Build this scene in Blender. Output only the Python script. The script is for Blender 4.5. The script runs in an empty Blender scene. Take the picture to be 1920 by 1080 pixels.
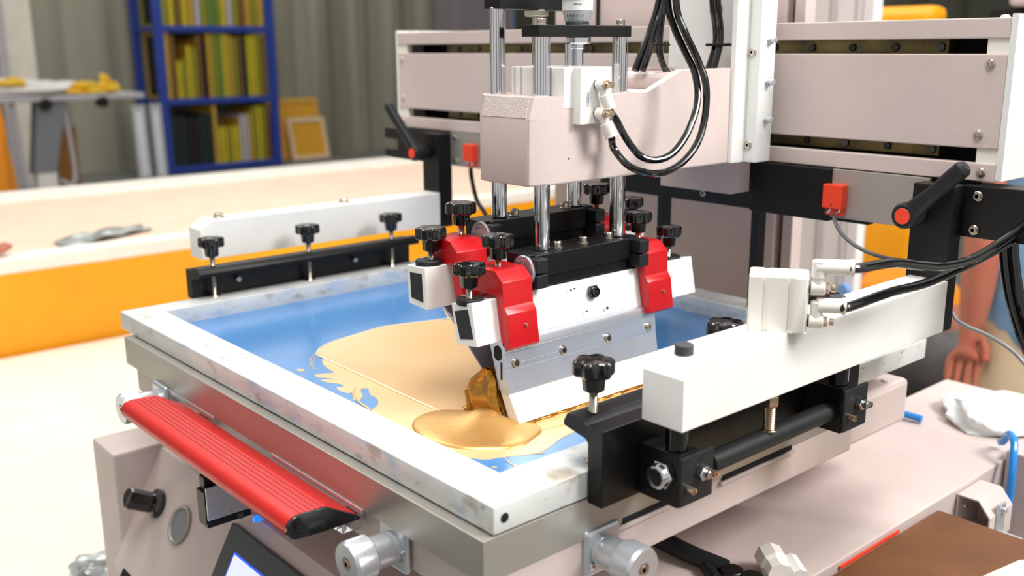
import bpy, bmesh, math, random
from mathutils import Vector, Matrix
random.seed(7)
SC = bpy.context.scene
COL = SC.collection
# ------------------------------------------------------------------ camera
cam_d = bpy.data.cameras.new('camera'); cam = bpy.data.objects.new('camera', cam_d); COL.objects.link(cam)
YAW, PIT, ROL = math.radians(139.19), math.radians(13.65), math.radians(-0.3665)
F = Vector((math.cos(YAW)*math.cos(PIT), math.sin(YAW)*math.cos(PIT), -math.sin(PIT)))
R0 = Vector((math.sin(YAW), -math.cos(YAW), 0)); U0 = R0.cross(F)
Rv = R0*math.cos(ROL)+U0*math.sin(ROL); Uv = -R0*math.sin(ROL)+U0*math.cos(ROL)
M = Matrix((Rv, Uv, -F)).transposed().to_4x4(); M.translation = Vector((0.62912, -0.51954, 1.5))
cam.matrix_world = M
cam_d.sensor_width = 36; cam_d.lens = 1861.7/1920*36
cam_d.clip_start = 0.05; cam_d.clip_end = 100
cam_d.dof.use_dof = True; cam_d.dof.focus_distance = 1.17; cam_d.dof.aperture_fstop = 4.0
SC.camera = cam
# ------------------------------------------------------------------ world and view
w = bpy.data.worlds.new('hall'); SC.world = w; w.use_nodes = True
bg = w.node_tree.nodes['Background']; bg.inputs[0].default_value = (1.0, 0.97, 0.93, 1); bg.inputs[1].default_value = 0.55
SC.view_settings.view_transform = 'Standard'; SC.view_settings.look = 'None'
SC.view_settings.gamma = 1; SC.view_settings.use_curve_mapping = False
SC.view_settings.exposure = 0.28
# ------------------------------------------------------------------ unseen overhead area lights added as key, fill and background light
def lamp(name, loc, tgt, sx, sy, power, col=(1, 0.98, 0.95)):
    l = bpy.data.lights.new(name, 'AREA'); l.shape = 'RECTANGLE'; l.size = sx; l.size_y = sy; l.energy = power; l.color = col
    o = bpy.data.objects.new(name, l); COL.objects.link(o); o.location = loc
    o.rotation_euler = (Vector(tgt)-Vector(loc)).to_track_quat('-Z', 'Y').to_euler(); return o
lamp('unseen_area_light', (0.2, -0.2, 3.7), (-0.3, 0.2, 1.0), 0.9, 1.6, 56)
lamp('unseen_area_light', (1.9, 1.5, 3.1), (0.0, 0.7, 0.9), 1.0, 1.0, 95)
lamp('unseen_area_light', (-3.2, 0.8, 4.2), (-3.2, 0.8, 0), 1.6, 3.2, 75)
lamp('unseen_area_light', (-9.0, 4.5, 5.0), (-10.5, 4.5, 0), 2.0, 4.0, 60)
lamp('unseen_area_light', (-0.5, 3.2, 4.0), (-0.5, 2.6, 0), 1.0, 2.0, 45)

# ------------------------------------------------------------------ materials
def s2l(c):
    return tuple((v/255/12.92 if v/255 <= .04045 else ((v/255+.055)/1.055)**2.4) for v in c)+(1,)
MATS = {}
def mat(name, rgb, rough=.5, metal=0.0, bump=0, bscale=400, spec=None, coat=0, var=None, vscale=8, emit=None, estr=1, wave=None, trans=0):
    m = bpy.data.materials.new(name); m.use_nodes = True; nt = m.node_tree; N = nt.nodes; L = nt.links
    b = N['Principled BSDF']; b.inputs['Base Color'].default_value = s2l(rgb); b.inputs['Roughness'].default_value = rough
    b.inputs['Metallic'].default_value = metal
    if coat: b.inputs['Coat Weight'].default_value = coat; b.inputs['Coat Roughness'].default_value = .08
    if spec is not None: b.inputs['Specular IOR Level'].default_value = spec
    if trans: b.inputs['Transmission Weight'].default_value = trans
    tc = N.new('ShaderNodeTexCoord')
    nz = N.new('ShaderNodeTexNoise'); nz.inputs['Scale'].default_value = vscale; nz.inputs['Detail'].default_value = 6
    L.new(tc.outputs['Object'], nz.inputs['Vector'])
    rp = N.new('ShaderNodeValToRGB'); rp.color_ramp.elements[0].position = .35; rp.color_ramp.elements[1].position = .65
    v = var or tuple(max(0, c*0.965) for c in rgb)
    rp.color_ramp.elements[0].color = s2l(v); rp.color_ramp.elements[1].color = s2l(rgb)
    L.new(nz.outputs['Fac'], rp.inputs['Fac']); L.new(rp.outputs['Color'], b.inputs['Base Color'])
    if bump:
        n2 = N.new('ShaderNodeTexNoise'); n2.inputs['Scale'].default_value = bscale; n2.inputs['Detail'].default_value = 2
        L.new(tc.outputs['Object'], n2.inputs['Vector'])
        bp = N.new('ShaderNodeBump'); bp.inputs['Strength'].default_value = bump; bp.inputs['Distance'].default_value = .001
        L.new(n2.outputs['Fac'], bp.inputs['Height']); L.new(bp.outputs['Normal'], b.inputs['Normal'])
    if emit: b.inputs['Emission Color'].default_value = s2l(emit); b.inputs['Emission Strength'].default_value = estr
    MATS[name] = m; return m
mat('pink', (206, 190, 185), .45, bump=.35, bscale=900)
mat('pink_rough', (210, 196, 191), .28, bump=1.0, bscale=420)
mat('white', (236, 236, 233), .38)
mat('warm_white', (238, 234, 226), .35)
mat('plate_white', (228, 230, 228), .3)
mat('alu', (204, 209, 215), .3, .68, bump=.1, bscale=700)
mat('steel', (176, 172, 164), .42, .6)
mat('chrome', (225, 226, 230), .07, 1.0)
mat('bolt', (205, 198, 184), .22, 1.0)
mat('bolt_warm', (206, 184, 162), .25, 1.0)
mat('black', (10, 11, 12), .4, spec=.35, bump=.1, bscale=800)
mat('black_soft', (26, 29, 32), .5, spec=.35, bump=.15, bscale=800)
mat('black_gloss', (8, 9, 10), .12, coat=.6)
mat('rubber', (60, 62, 66), .6)
mat('hose', (7, 8, 10), .14, coat=.5)
mat('void', (4, 4, 5), .8)
mat('red', (190, 14, 22), .34, bump=.08, bscale=900)
mat('red_handle', (206, 34, 30), .34, .2)
mat('red_groove', (120, 22, 22), .5)
mat('orange_red', (240, 66, 30), .4)
mat('stencil', (78, 134, 194), .2, var=(88, 144, 202), vscale=5, spec=.8)
mat('gold', (232, 192, 138), .33, .25, var=(238, 202, 154), vscale=7)
mat('gold_sheen', (222, 176, 108), .3, .6, bump=.25, bscale=160, var=(210, 160, 92), vscale=18)
mat('gold_wet', (200, 146, 66), .17, .8, var=(176, 120, 36), vscale=30)
mat('ink_highlight', (252, 236, 210), .3)  # near-white colour paints the highlight along the gold ink ridges
mat('blade', (240, 236, 226), .25)
mat('olive_rail', (150, 134, 84), .35, .6, var=(96, 86, 60), vscale=20)
mat('yellow_panel', (250, 168, 10), .42)
mat('table_peach', (236, 208, 184), .55)
mat('table_cream', (238, 230, 214), .55)
mat('rim_white', (244, 238, 226), .5)
mat('floor_grey', (128, 130, 124), .6, var=(112, 114, 110), vscale=2)
mat('shelf_blue', (42, 68, 160), .5)
mat('label_white', (236, 234, 232), .4)
mat('skin', (168, 106, 80), .5, bump=.1, bscale=120, var=(176, 96, 76), vscale=14)
mat('shirt_blue', (140, 184, 220), .8, bump=.3, bscale=30, var=(110, 158, 202), vscale=9)
mat('beige', (206, 184, 152), .8)
mat('trousers_grey', (112, 108, 108), .85, bump=.5, bscale=20, var=(86, 84, 86), vscale=7)
mat('shirt_orange', (244, 150, 26), .8, bump=.5, bscale=24)
mat('hair', (40, 30, 26), .6)
mat('brown_board', (108, 66, 28), .36, bump=.1, var=(94, 56, 24), vscale=10, spec=.3)
mat('cardboard', (244, 216, 180), .7)
mat('cloth_white', (232, 238, 238), .85)
mat('blue_hose', (30, 140, 230), .2, coat=.4)
mat('cable_grey', (150, 152, 156), .4)
mat('cable_dark', (92, 94, 98), .45)
mat('foil', (120, 124, 124), .3, .3, var=(200, 206, 204), vscale=14)
mat('green_dark', (58, 60, 46), .6)
mat('bag_white', (235, 232, 228), .5)
mat('bag_yellow', (240, 178, 20), .5, var=(224, 190, 30), vscale=4)
mat('brown_card', (150, 100, 44), .8)
mat('grey_blue', (128, 132, 136), .6)
mat('grey_lilac', (112, 106, 112), .6)
mat('blue_pale', (120, 164, 220), .6)
mat('screen_glow', (205, 212, 255), .2, emit=(205, 212, 255), estr=.75)
mat('led_blue', (30, 110, 255), .3, emit=(20, 110, 255), estr=1.2)
mat('lcd_rim', (40, 90, 230), .3, emit=(30, 80, 235), estr=.7)
mat('lcd_text', (168, 176, 232), .3, emit=(168, 176, 232), estr=.6)
mat('bezel', (62, 68, 72), .4)
mat('mark', (40, 44, 60), .5)
mat('mark_blue', (90, 100, 160), .5)
mat('purple_steel', (150, 142, 160), .25, .6)
mat('wood', (226, 176, 84), .6)
mat('mesh_yellow', (236, 176, 50), .7)
# screen frame metal: pale scratched aluminium with blue and brown ink smears
def frame_metal():
    m = mat('frame_metal', (226, 228, 226), .42, .15, bump=.2, bscale=120, var=(216, 218, 216), vscale=30)
    nt = m.node_tree; N = nt.nodes; L = nt.links; b = N['Principled BSDF']
    src = b.inputs['Base Color'].links[0].from_socket; tc = [n for n in N if n.type == 'TEX_COORD'][0]
    for col, sc, p, seed in (((150, 184, 224), 14, .66, 1.0), ((150, 128, 100), 22, .66, 5.0), ((110, 100, 88), 60, .72, 9.0)):
        mp = N.new('ShaderNodeMapping'); mp.inputs['Location'].default_value = (seed, seed*2, 0); mp.inputs['Scale'].default_value = (1, 1, 2.2)
        L.new(tc.outputs['Object'], mp.inputs['Vector'])
        n = N.new('ShaderNodeTexNoise'); n.inputs['Scale'].default_value = sc; n.inputs['Detail'].default_value = 8; L.new(mp.outputs[0], n.inputs['Vector'])
        r = N.new('ShaderNodeValToRGB'); r.color_ramp.elements[0].position = p-.08; r.color_ramp.elements[1].position = p+.08
        r.color_ramp.elements[0].color = (0, 0, 0, 1); r.color_ramp.elements[1].color = (.75, .75, .75, 1); L.new(n.outputs['Fac'], r.inputs['Fac'])
        mx = N.new('ShaderNodeMix'); mx.data_type = 'RGBA'; L.new(r.outputs['Color'], mx.inputs[0]); L.new(src, mx.inputs[6]); mx.inputs[7].default_value = s2l(col)
        src = mx.outputs[2]
    L.new(src, b.inputs['Base Color'])
frame_metal()
def corrugated(name, c1, c2, axis, period):
    m = mat(name, c1, .5); nt = m.node_tree; N = nt.nodes; L = nt.links; b = N['Principled BSDF']
    tc = [n for n in N if n.type == 'TEX_COORD'][0]
    nz = N.new('ShaderNodeTexNoise'); nz.inputs['Scale'].default_value = 1.3
    mp = N.new('ShaderNodeMapping'); mp.inputs['Scale'].default_value = (1, 1, .1); L.new(tc.outputs['Object'], mp.inputs[0]); L.new(mp.outputs[0], nz.inputs['Vector'])
    r = N.new('ShaderNodeValToRGB'); r.color_ramp.elements[0].position = .4; r.color_ramp.elements[1].position = .6
    r.color_ramp.elements[0].color = s2l(c1); r.color_ramp.elements[1].color = s2l(c2)
    L.new(nz.outputs['Fac'], r.inputs['Fac']); L.new(r.outputs['Color'], b.inputs['Base Color'])
corrugated('wall_sheet', (150, 148, 130), (168, 166, 148), 'y', .4)
corrugated('wall_dark', (62, 64, 52), (78, 80, 66), 'x', .4)

# ------------------------------------------------------------------ mesh building
class B:
    def __init__(s): s.bm = bmesh.new()
    def _merge(s, t, bev=0, seg=2, sharp=None):
        if bev: bmesh.ops.bevel(t, geom=[e for e in t.edges if sharp is None or e.calc_face_angle(0) > sharp], offset=bev, segments=seg, affect='EDGES', profile=.5, clamp_overlap=True)
        me = bpy.data.meshes.new('t'); t.to_mesh(me); t.free(); s.bm.from_mesh(me); bpy.data.meshes.remove(me); return s
    def box(s, x0, x1, y0, y1, z0, z1, bev=0.0, rot=None, seg=2):
        t = bmesh.new(); bmesh.ops.create_cube(t, size=1)
        c = Vector(((x0+x1)/2, (y0+y1)/2, (z0+z1)/2))
        for v in t.verts:
            p = Vector((v.co.x*(x1-x0), v.co.y*(y1-y0), v.co.z*(z1-z0)))
            v.co = c + (rot @ p if rot else p)
        return s._merge(t, bev, seg)
    def prism(s, poly, ax, a0, a1, bev=0.0, seg=2):
        """poly in the two axes left over (x,y / x,z / y,z), extruded along ax"""
        t = bmesh.new(); i = 'xyz'.index(ax)
        def P(u, v, a):
            q = [u, v]; q.insert(i, a); return Vector(q)
        lo = [t.verts.new(P(u, v, a0)) for u, v in poly]; hi = [t.verts.new(P(u, v, a1)) for u, v in poly]
        t.faces.new(lo); t.faces.new(hi[::-1]); n = len(poly)
        for k in range(n): t.faces.new((lo[k], hi[k], hi[(k+1) % n], lo[(k+1) % n]))
        bmesh.ops.recalc_face_normals(t, faces=t.faces)
        return s._merge(t, bev, seg, .3)
    def lathe(s, prof, p0, axis, seg=32, star=None):
        """prof = (radius, height) list from p0 along axis"""
        t = bmesh.new(); a = Vector(axis).normalized(); q = a.to_track_quat('Z', 'Y'); p0 = Vector(p0); rings = []
        for j, (r, h) in enumerate(prof):
            if r < 1e-6: rings.append([t.verts.new(p0+a*h)]); continue
            ring = []
            for k in range(seg):
                th = 2*math.pi*k/seg; rr = r*(star(th, j) if star else 1)
                ring.append(t.verts.new(p0+q @ Vector((rr*math.cos(th), rr*math.sin(th), h))))
            rings.append(ring)
        for u, v in zip(rings, rings[1:]):
            if len(u) == 1 and len(v) == 1: continue
            for k in range(seg):
                k2 = (k+1) % seg
                if len(u) == 1: t.faces.new((u[0], v[k2], v[k]))
                elif len(v) == 1: t.faces.new((u[k], u[k2], v[0]))
                else: t.faces.new((u[k], u[k2], v[k2], v[k]))
        for ring in (rings[0], rings[-1]):
            if len(ring) > 2:
                try: t.faces.new(ring)
                except ValueError: pass
        bmesh.ops.recalc_face_normals(t, faces=t.faces)
        return s._merge(t)
    def cyl(s, p0, p1, r, seg=28, bev=None, r2=None):
        p0 = Vector(p0); p1 = Vector(p1); h = (p1-p0).length; r2 = r if r2 is None else r2
        b = min(r*.12, h*.2, .0012) if bev is None else bev
        if b: return s.lathe([(0, 0), (r-b, 0), (r, b), (r2, h-b), (r2-b, h), (0, h)], p0, p1-p0, seg)
        return s.lathe([(0, 0), (r, 0), (r2, h), (0, h)], p0, p1-p0, seg)
    def thread(s, p0, p1, r, pitch=.0016, seg=20):
        p0 = Vector(p0); p1 = Vector(p1); h = (p1-p0).length; n = max(2, int(h/pitch)); pr = [(0, 0)]
        for k in range(n): pr += [(r*.86, h*k/n), (r, h*(k+.5)/n)]
        pr += [(r*.86, h), (0, h)]
        return s.lathe(pr, p0, p1-p0, seg)
    def tube(s, pts, r, seg=12, sub=8, closed_ends=True):
        P = [Vector(p) for p in pts]; path = []
        for i in range(len(P)-1):
            a = P[max(i-1, 0)]; b = P[i]; c = P[i+1]; d = P[min(i+2, len(P)-1)]
            for k in range(sub):
                u = k/sub
                path.append(.5*((2*b)+(c-a)*u+(2*a-5*b+4*c-d)*u*u+(3*b-a-3*c+d)*u**3))
        path.append(P[-1]); t = bmesh.new(); nrm = None; rings = []
        for i, p in enumerate(path):
            tg = (path[min(i+1, len(path)-1)]-path[max(i-1, 0)]).normalized()
            if nrm is None: nrm = tg.orthogonal().normalized()
            else: nrm = (nrm-tg*nrm.dot(tg)).normalized()
            bi = tg.cross(nrm); rr = r(i/(len(path)-1)) if callable(r) else r
            rings.append([t.verts.new(p+nrm*rr*math.cos(2*math.pi*k/seg)+bi*rr*math.sin(2*math.pi*k/seg)) for k in range(seg)])
        for u, v in zip(rings, rings[1:]):
            for k in range(seg): t.faces.new((u[k], u[(k+1) % seg], v[(k+1) % seg], v[k]))
        t.faces.new(rings[0]); t.faces.new(rings[-1]); bmesh.ops.recalc_face_normals(t, faces=t.faces)
        return s._merge(t)
    def hexa(s, p0, axis, r, h, hole=0):
        """hexagonal nut or bolt head"""
        return s.lathe([(0, 0), (r*.94, 0), (r, h*.12), (r, h*.85), (r*.9, h)] + ([(hole, h), (hole, h*.4), (0, h*.4)] if hole else [(0, h)]), p0, axis, 6)
    def sheet(s, poly, z, h, rim=0.0, smooth=2, inset=.0015):
        """a thin puddle lying on z with a rounded, slightly raised edge"""
        P = [Vector((x, y)) for x, y in poly]
        for _ in range(smooth):
            Q = []
            for i in range(len(P)): a = P[i]; b = P[(i+1) % len(P)]; Q += [a*.75+b*.25, a*.25+b*.75]
            P = Q
        n = len(P); area = sum(P[i].cross(P[(i+1) % n]) for i in range(n))
        if area < 0: P = P[::-1]
        nr = []
        for i in range(n):
            d = (P[(i+1) % n]-P[i-1]).normalized(); nr.append(Vector((-d.y, d.x)))
        t = bmesh.new(); rings = []
        for off, zz in ((0, 0), (inset*.25, h*.75+rim), (inset, h+rim), (inset*2.2, h)):
            rings.append([t.verts.new((P[i].x+nr[i].x*off, P[i].y+nr[i].y*off, z+zz)) for i in range(n)])
        for u, v in zip(rings, rings[1:]):
            for k in range(n): t.faces.new((u[k], u[(k+1) % n], v[(k+1) % n], v[k]))
        f = t.faces.new(rings[-1]); f.normal_update(); bmesh.ops.triangulate(t, faces=[f], ngon_method='EAR_CLIP')
        return s._merge(t)
    def grid(s, f, nu, nv, closed=False):
        t = bmesh.new(); V = [[t.verts.new(f(i/nu, j/nv)) for j in range(nv+1)] for i in range(nu+1)]
        for i in range(nu):
            for j in range(nv): t.faces.new((V[i][j], V[i+1][j], V[i+1][j+1], V[i][j+1]))
        return s._merge(t)
    def text(s, body, size, M, ext=.0002):
        c = bpy.data.curves.new('t', 'FONT'); c.body = body; c.size = size; c.extrude = ext; c.align_x = 'CENTER'; c.align_y = 'CENTER'
        o = bpy.data.objects.new('t', c); COL.objects.link(o); dg = bpy.context.evaluated_depsgraph_get()
        me = bpy.data.meshes.new_from_object(o.evaluated_get(dg)); me.transform(M); s.bm.from_mesh(me)
        bpy.data.objects.remove(o); bpy.data.curves.remove(c); bpy.data.meshes.remove(me); return s
    def obj(s, name, material, parent=None, smooth=True, label=None, ang=19):
        me = bpy.data.meshes.new(name); bm = s.bm
        if parent is not None: org = ORG[parent.name]
        else:
            xs = [v.co for v in bm.verts]
            org = Vector(((min(v.x for v in xs)+max(v.x for v in xs))/2, (min(v.y for v in xs)+max(v.y for v in xs))/2, min(v.z for v in xs)))
        for v in bm.verts: v.co -= org
        bm.to_mesh(me); bm.free()
        o = bpy.data.objects.new(name, me); COL.objects.link(o)
        me.materials.append(MATS[material])
        if smooth:
            for p in me.polygons: p.use_smooth = True
            me.set_sharp_from_angle(angle=math.radians(ang))
        if parent is not None: o.parent = parent
        else: o.location = org
        ORG[o.name] = org
        if label: o['label'] = label
        return o
ORG = {}
def tag(o, label, cat, group=None, kind=None):
    o['label'] = label; o['category'] = cat
    if group: o['group'] = group
    if kind: o['kind'] = kind
    return o
def thing(name, loc, label, cat, group=None):
    o = bpy.data.objects.new(name, None); COL.objects.link(o); o.location = loc; o.empty_display_size = .02
    ORG[o.name] = Vector(loc); return tag(o, label, cat, group)
def struct(o): o['kind'] = 'structure'; return o

# reusable little builders --------------------------------------------------
def socket_bolt(b, p, axis, r=.0055, h=.006):
    """cap screw with a hexagon socket"""
    b.lathe([(0, 0), (r, 0), (r, h*.82), (r*.86, h), (r*.5, h)], p, axis, 24)
    return b.lathe([(r*.5, h), (r*.44, h*.35), (0, h*.35)], p, axis, 6)
def star_fn(n, depth, upto):
    return lambda th, j: (1-depth*(0.5-0.5*math.cos(n*th))**1.5) if j < upto[1] and j >= upto[0] else 1
def knob(parent, p, s=1.0, screw_to=None, n=6, name='knob', rot=0):
    """black star knob; p = bottom centre of its hub, screw_to = z where the thread ends"""
    x, y, z = p; R = .0190*s; h = .0142*s; hub = .0140*s
    b = B()
    prof = [(0, 0), (.0088*s, 0), (.0098*s, .001*s), (.0108*s, hub), (R*.92, hub), (R, hub+.002*s), (R, hub+h-.0028*s), (R*.965, hub+h-.001*s), (R*.88, hub+h), (R*.4, hub+h+.0008*s), (0, hub+h+.001*s)]
    b.lathe(prof, (x, y, z), (0, 0, 1), 72, star=star_fn(n, .2, (4, 9)))
    k = b.obj(name, 'black_gloss', parent)
    if screw_to is not None:
        b = B(); b.thread((x, y, screw_to), (x, y, z+.002), .0042*s); b.obj('screw', 'bolt', k)
    return k

# =================================================================== THE HALL
b = B(); b.box(-14, 6, -8, 12, -.1, 0); struct(b.obj('floor', 'floor_grey'))
def corr(name, material, along, a0, a1, fixed, depth, period):
    b = B(); n = int((a1-a0)/period)*8
    def f(u, v):
        a = a0+(a1-a0)*u; ph = (a/period) % 1.0
        d = depth if .12 < ph < .42 else (depth*ph/.12 if ph <= .12 else (depth*(1-(ph-.42)/.12) if ph < .54 else 0))
        return Vector((fixed+d, a, 5.6*v)) if along == 'y' else Vector((a, fixed-d, 5.6*v))
    b.grid(f, n, 1); o = struct(b.obj(name, material, smooth=False))
    o.modifiers.new('s', 'SOLIDIFY').thickness = .03
    return o
corr('wall_left', 'wall_sheet', 'y', -8, 9.2, -12.2, .06, .62)
corr('wall_back', 'wall_dark', 'x', -12.2, 6, 9.2, .06, .5)

for i_, (x, y, w_, m_) in enumerate(((4.2, -1.6, .5, 'wall_dark'), (4.6, 1.2, .35, 'wall_dark'), (2.6, -4.2, .6, 'wall_dark'), (-1.2, -4.6, .5, 'wall_dark'), (-4.2, -4.0, .5, 'wall_dark'))):  # unseen dark columns added around the camera for the chrome rods to reflect
    b = B(); b.box(x-w_/2, x+w_/2, y-w_/2, y+w_/2, 0, 4.6); struct(b.obj('added_reflection_column_%d' % (i_+1), m_))
# ---------------------------------------------------------------- blue shelf rack with screens standing in it
sh = thing('shelf_rack', (-11.65, 5.0, 0), 'tall blue steel shelf rack against the corrugated wall, filled with printing frames', 'shelf')
Y0, Y1, XF, XB = 4.26, 5.72, -11.3, -12.0
for x, y in ((XF, Y0), (XF, Y1), (XB, Y0), (XB, Y1)):
    b = B(); b.box(x-.04, x+.04, y-.05, y+.05, 0, 3.0, .008); b.obj('upright', 'shelf_blue', sh)
for z in (.08, .90, 1.76, 2.62):
    b = B(); b.box(XB, XF, Y0, Y1, z-.035, z, .004); b.box(XF-.02, XF+.03, Y0, Y1, z-.06, z+.012, .004); b.obj('shelf_board', 'shelf_blue', sh)
    if z > .5:
        b = B(); b.box(XB, XF, Y0-.02, Y0+.02, z-.05, z); b.obj('side_rail', 'shelf_blue', sh)
PAL = {'yellow': (206, 186, 40), 'olive': (150, 150, 40), 'ochre': (200, 160, 60), 'green': (110, 140, 60), 'dark green': (34, 48, 44), 'brown': (128, 92, 40), 'pale grey': (190, 186, 190), 'dark': (30, 28, 26)}
for k, c in PAL.items(): mat('scr_'+k, c, .6)
tiers = {
 'bottom': (.08, [('dark green', .62)]*3+[('dark', .6)]*3+[('dark green', .64)]*3+[('ochre', .74)]+[('yellow', .46)]*2+[('olive', .46)]+[('yellow', .46)]*2+[('pale grey', .6)]*2+[('ochre', .62), ('olive', .7), ('yellow', .7), ('olive', .7), ('brown', .74)]),
 'middle': (.90, [('ochre', .8), ('brown', .76), ('yellow', .46), ('olive', .48), ('yellow', .64), ('olive', .62), ('brown', .76), ('dark', .7), ('ochre', .78), ('olive', .78), ('green', .78), ('yellow', .78), ('ochre', .76), ('olive', .74), ('brown', .75), ('dark green', .72), ('yellow', .76), ('yellow', .76), ('olive', .78), ('brown', .76)]),
 'top': (1.76, [('olive', .7), ('yellow', .72), ('brown', .7), ('yellow', .74), ('ochre', .7), ('pale grey', .7), ('olive', .7), ('green', .72), ('green', .7), ('yellow', .72), ('pale grey', .7), ('olive', .7), ('brown', .72), ('ochre', .7), ('olive', .72), ('ochre', .7)])}
for tier, (z, lst) in tiers.items():
    n = len(lst); wdt = (Y1-Y0-.14)/n
    for i, (c, h) in enumerate(lst):
        y = Y0+.07+wdt*i
        root = thing('silk_screen', (-11.62, y+wdt*.4, z), '%s edged printing frame standing upright on the %s shelf of the blue rack' % (c, tier), 'printing frame', '%s printing frames on the %s shelf' % (c, tier))
        t = wdt*.7
        b = B(); b.box(-11.34, -11.30, y, y+t, z, z+h); b.box(-11.95, -11.91, y, y+t, z, z+h); b.box(-11.91, -11.34, y, y+t, z, z+.04); b.box(-11.91, -11.34, y, y+t, z+h-.04, z+h)
        b.obj('frame', 'scr_'+c, root, smooth=False)
        b = B(); b.box(-11.91, -11.34, y+t*.4, y+t*.5, z+.04, z+h-.04); b.obj('mesh', 'mesh_yellow' if i else 'scr_dark', root, smooth=False)
def lean_frame(y0, y1, h, xb, xt, fw, mf, mm, label, name='silk_screen', grp=None):
    root = thing(name, (xb, (y0+y1)/2, 0), label, 'printing frame', grp)
    rot = Matrix.Rotation(math.atan2(xb-xt, h), 3, 'Y').inverted(); L = math.hypot(h, xb-xt)
    def bx(b, a0, a1, l0, l1, t0, t1):
        c = Vector(((t0+t1)/2, 0, (l0+l1)/2)); cc = rot @ c
        return b.box(xb+cc.x-(t1-t0)/2, xb+cc.x+(t1-t0)/2, a0, a1, cc.z-(l1-l0)/2, cc.z+(l1-l0)/2, 0, None)
    b = B()
    for a0, a1, l0, l1 in ((y0, y0+fw, 0, L), (y1-fw, y1, 0, L), (y0+fw, y1-fw, 0, fw), (y0+fw, y1-fw, L-fw*1.2, L)):
        c = rot @ Vector((0, 0, (l0+l1)/2)); t = bmesh.new()
        b.box(xb+c.x-.02, xb+c.x+.02, a0, a1, c.z-(l1-l0)/2, c.z+(l1-l0)/2, 0, rot)
    b.obj('frame', mf, root, smooth=False)
    c = rot @ Vector((-.005, 0, L/2)); b = B(); b.box(xb+c.x-.004, xb+c.x+.004, y0+fw, y1-fw, c.z-L/2+fw, c.z+L/2-fw, 0, rot); b.obj('mesh', mm, root, smooth=False)
lean_frame(6.02, 6.78, .82, -11.86, -12.08, .06, 'wood', 'mesh_yellow', 'large wooden printing frame with orange mesh leaning on the wall behind a smaller one')
lean_frame(6.16, 6.74, .56, -11.70, -11.84, .05, 'cardboard', 'mesh_yellow', 'small pale framed printing screen with orange mesh leaning in front of a larger wooden one')
lean_frame(3.86, 4.02, .86, -11.25, -11.3, .03, 'scr_pale grey', 'cloth_white', 'narrow grey frame left of the blue rack, the farther left of the pair', 'silk_screen')
lean_frame(4.04, 4.17, .87, -11.15, -11.2, .03, 'scr_pale grey', 'cloth_white', 'narrow grey frame left of the blue rack, the one nearer its blue upright', 'silk_screen')
b = B(); b.box(-11.5, -11.42, 2.60, 2.90, 0, 2.3, .005); tag(b.obj('tall_board', 'table_cream'), 'tall cream board standing upright at the far left behind the bench', 'board')
b = B(); b.box(-11.4, -11.36, 2.5, 2.6, 0, 2.2, .005); tag(b.obj('narrow_plank', 'scr_pale grey'), 'narrow grey plank standing beside the tall cream board', 'board')
b = B(); b.box(-10.05, -10, 2.60, 2.80, 0, .74, .004); tag(b.obj('cardboard_sheet', 'brown_card'), 'brown cardboard sheet standing on the floor behind the bench', 'cardboard')
# bench with plastic bags
bn = thing('work_bench', (-9, 2.2, 0), 'grey work bench with slanted legs at far left, plastic bags lying on it', 'bench')
b = B(); b.box(-9.5, -8.9, 1.2, 3.12, 1.05, 1.10, .01); b.obj('bench_top', 'scr_pale grey', bn)
b = B(); b.prism([(2.17, 1.05), (2.42, 1.05), (2.27, .40), (2.08, .40)], 'x', -9.15, -8.95, .01); b.obj('leg', 'grey_blue', bn)
for pts in ([(-9.0, 1.97, 1.05), (-9.0, 2.02, .30), (-9.0, 2.1, .28)], [(-9.0, 2.40, 1.05), (-9.0, 2.44, .34), (-9.0, 2.3, .33)]):
    b = B(); b.tube(pts, .022, sub=5); b.obj('brace', 'scr_pale grey', bn)
b = B(); b.box(-9.12, -8.95, 2.10, 2.27, 0, .42, .01); b.obj('foot_block', 'bag_white', bn)
for y in (2.22, 2.72):
    b = B(); b.cyl((-8.96, y, 1.03), (-8.86, y, 1.03), .05); b.obj('roller', 'black', bn)
def lump(name, material, cx, cy, cz, rx, ry, rz, seed, label, cat, amp=.25, flat=True, grp=None, parent=None):
    t = bmesh.new(); bmesh.ops.create_icosphere(t, subdivisions=4, radius=1); rnd = random.Random(seed); ph = [rnd.uniform(0, 6.3) for _ in range(9)]
    for v in t.verts:
        n = v.co.copy(); d = 1+amp*(math.sin(3*n.x+ph[0])*math.sin(4*n.y+ph[1])+.5*math.sin(7*n.z+ph[2]+5*n.x)+.4*math.sin(9*n.y+ph[3])*math.sin(8*n.x+ph[4])+.25*math.sin(15*n.x+ph[5])*math.sin(13*n.y+ph[6]))
        z = n.z*d
        if flat and z < -.25: z = -.25+(z+.25)*.06
        v.co = Vector((cx+rx*n.x*d, cy+ry*n.y*d, cz+rz*(z+.3)))
    b = B(); b._merge(t); o = b.obj(name, material, parent)
    return tag(o, label, cat, grp) if label else o
lump('plastic_bag', 'bag_white', -9.15, 2.18, 1.11, .2, .40, .10, 3, 'white plastic bag lying slumped on the far grey bench', 'bag')
lump('plastic_bag', 'bag_yellow', -9.1, 2.0, 1.19, .12, .15, .05, 4, 'small yellow bag lying on top of the white plastic bag', 'bag')
lump('plastic_bag', 'bag_yellow', -9.1, 2.62, 1.11, .16, .26, .07, 5, 'yellow orange plastic bag lying on the bench right of the white bag', 'bag')
lump('plastic_bag', 'bag_yellow', -9.05, 2.83, 1.11, .10, .09, .10, 6, 'crumpled yellow bag with a raised tip at the right end of the bags', 'bag', amp=.4)
lump('orange_bag', 'shirt_orange', -8, 1.5, 0, .25, .16, .95, 11, 'tall orange bag standing on the floor at the far left edge', 'bag', amp=.12)
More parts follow.
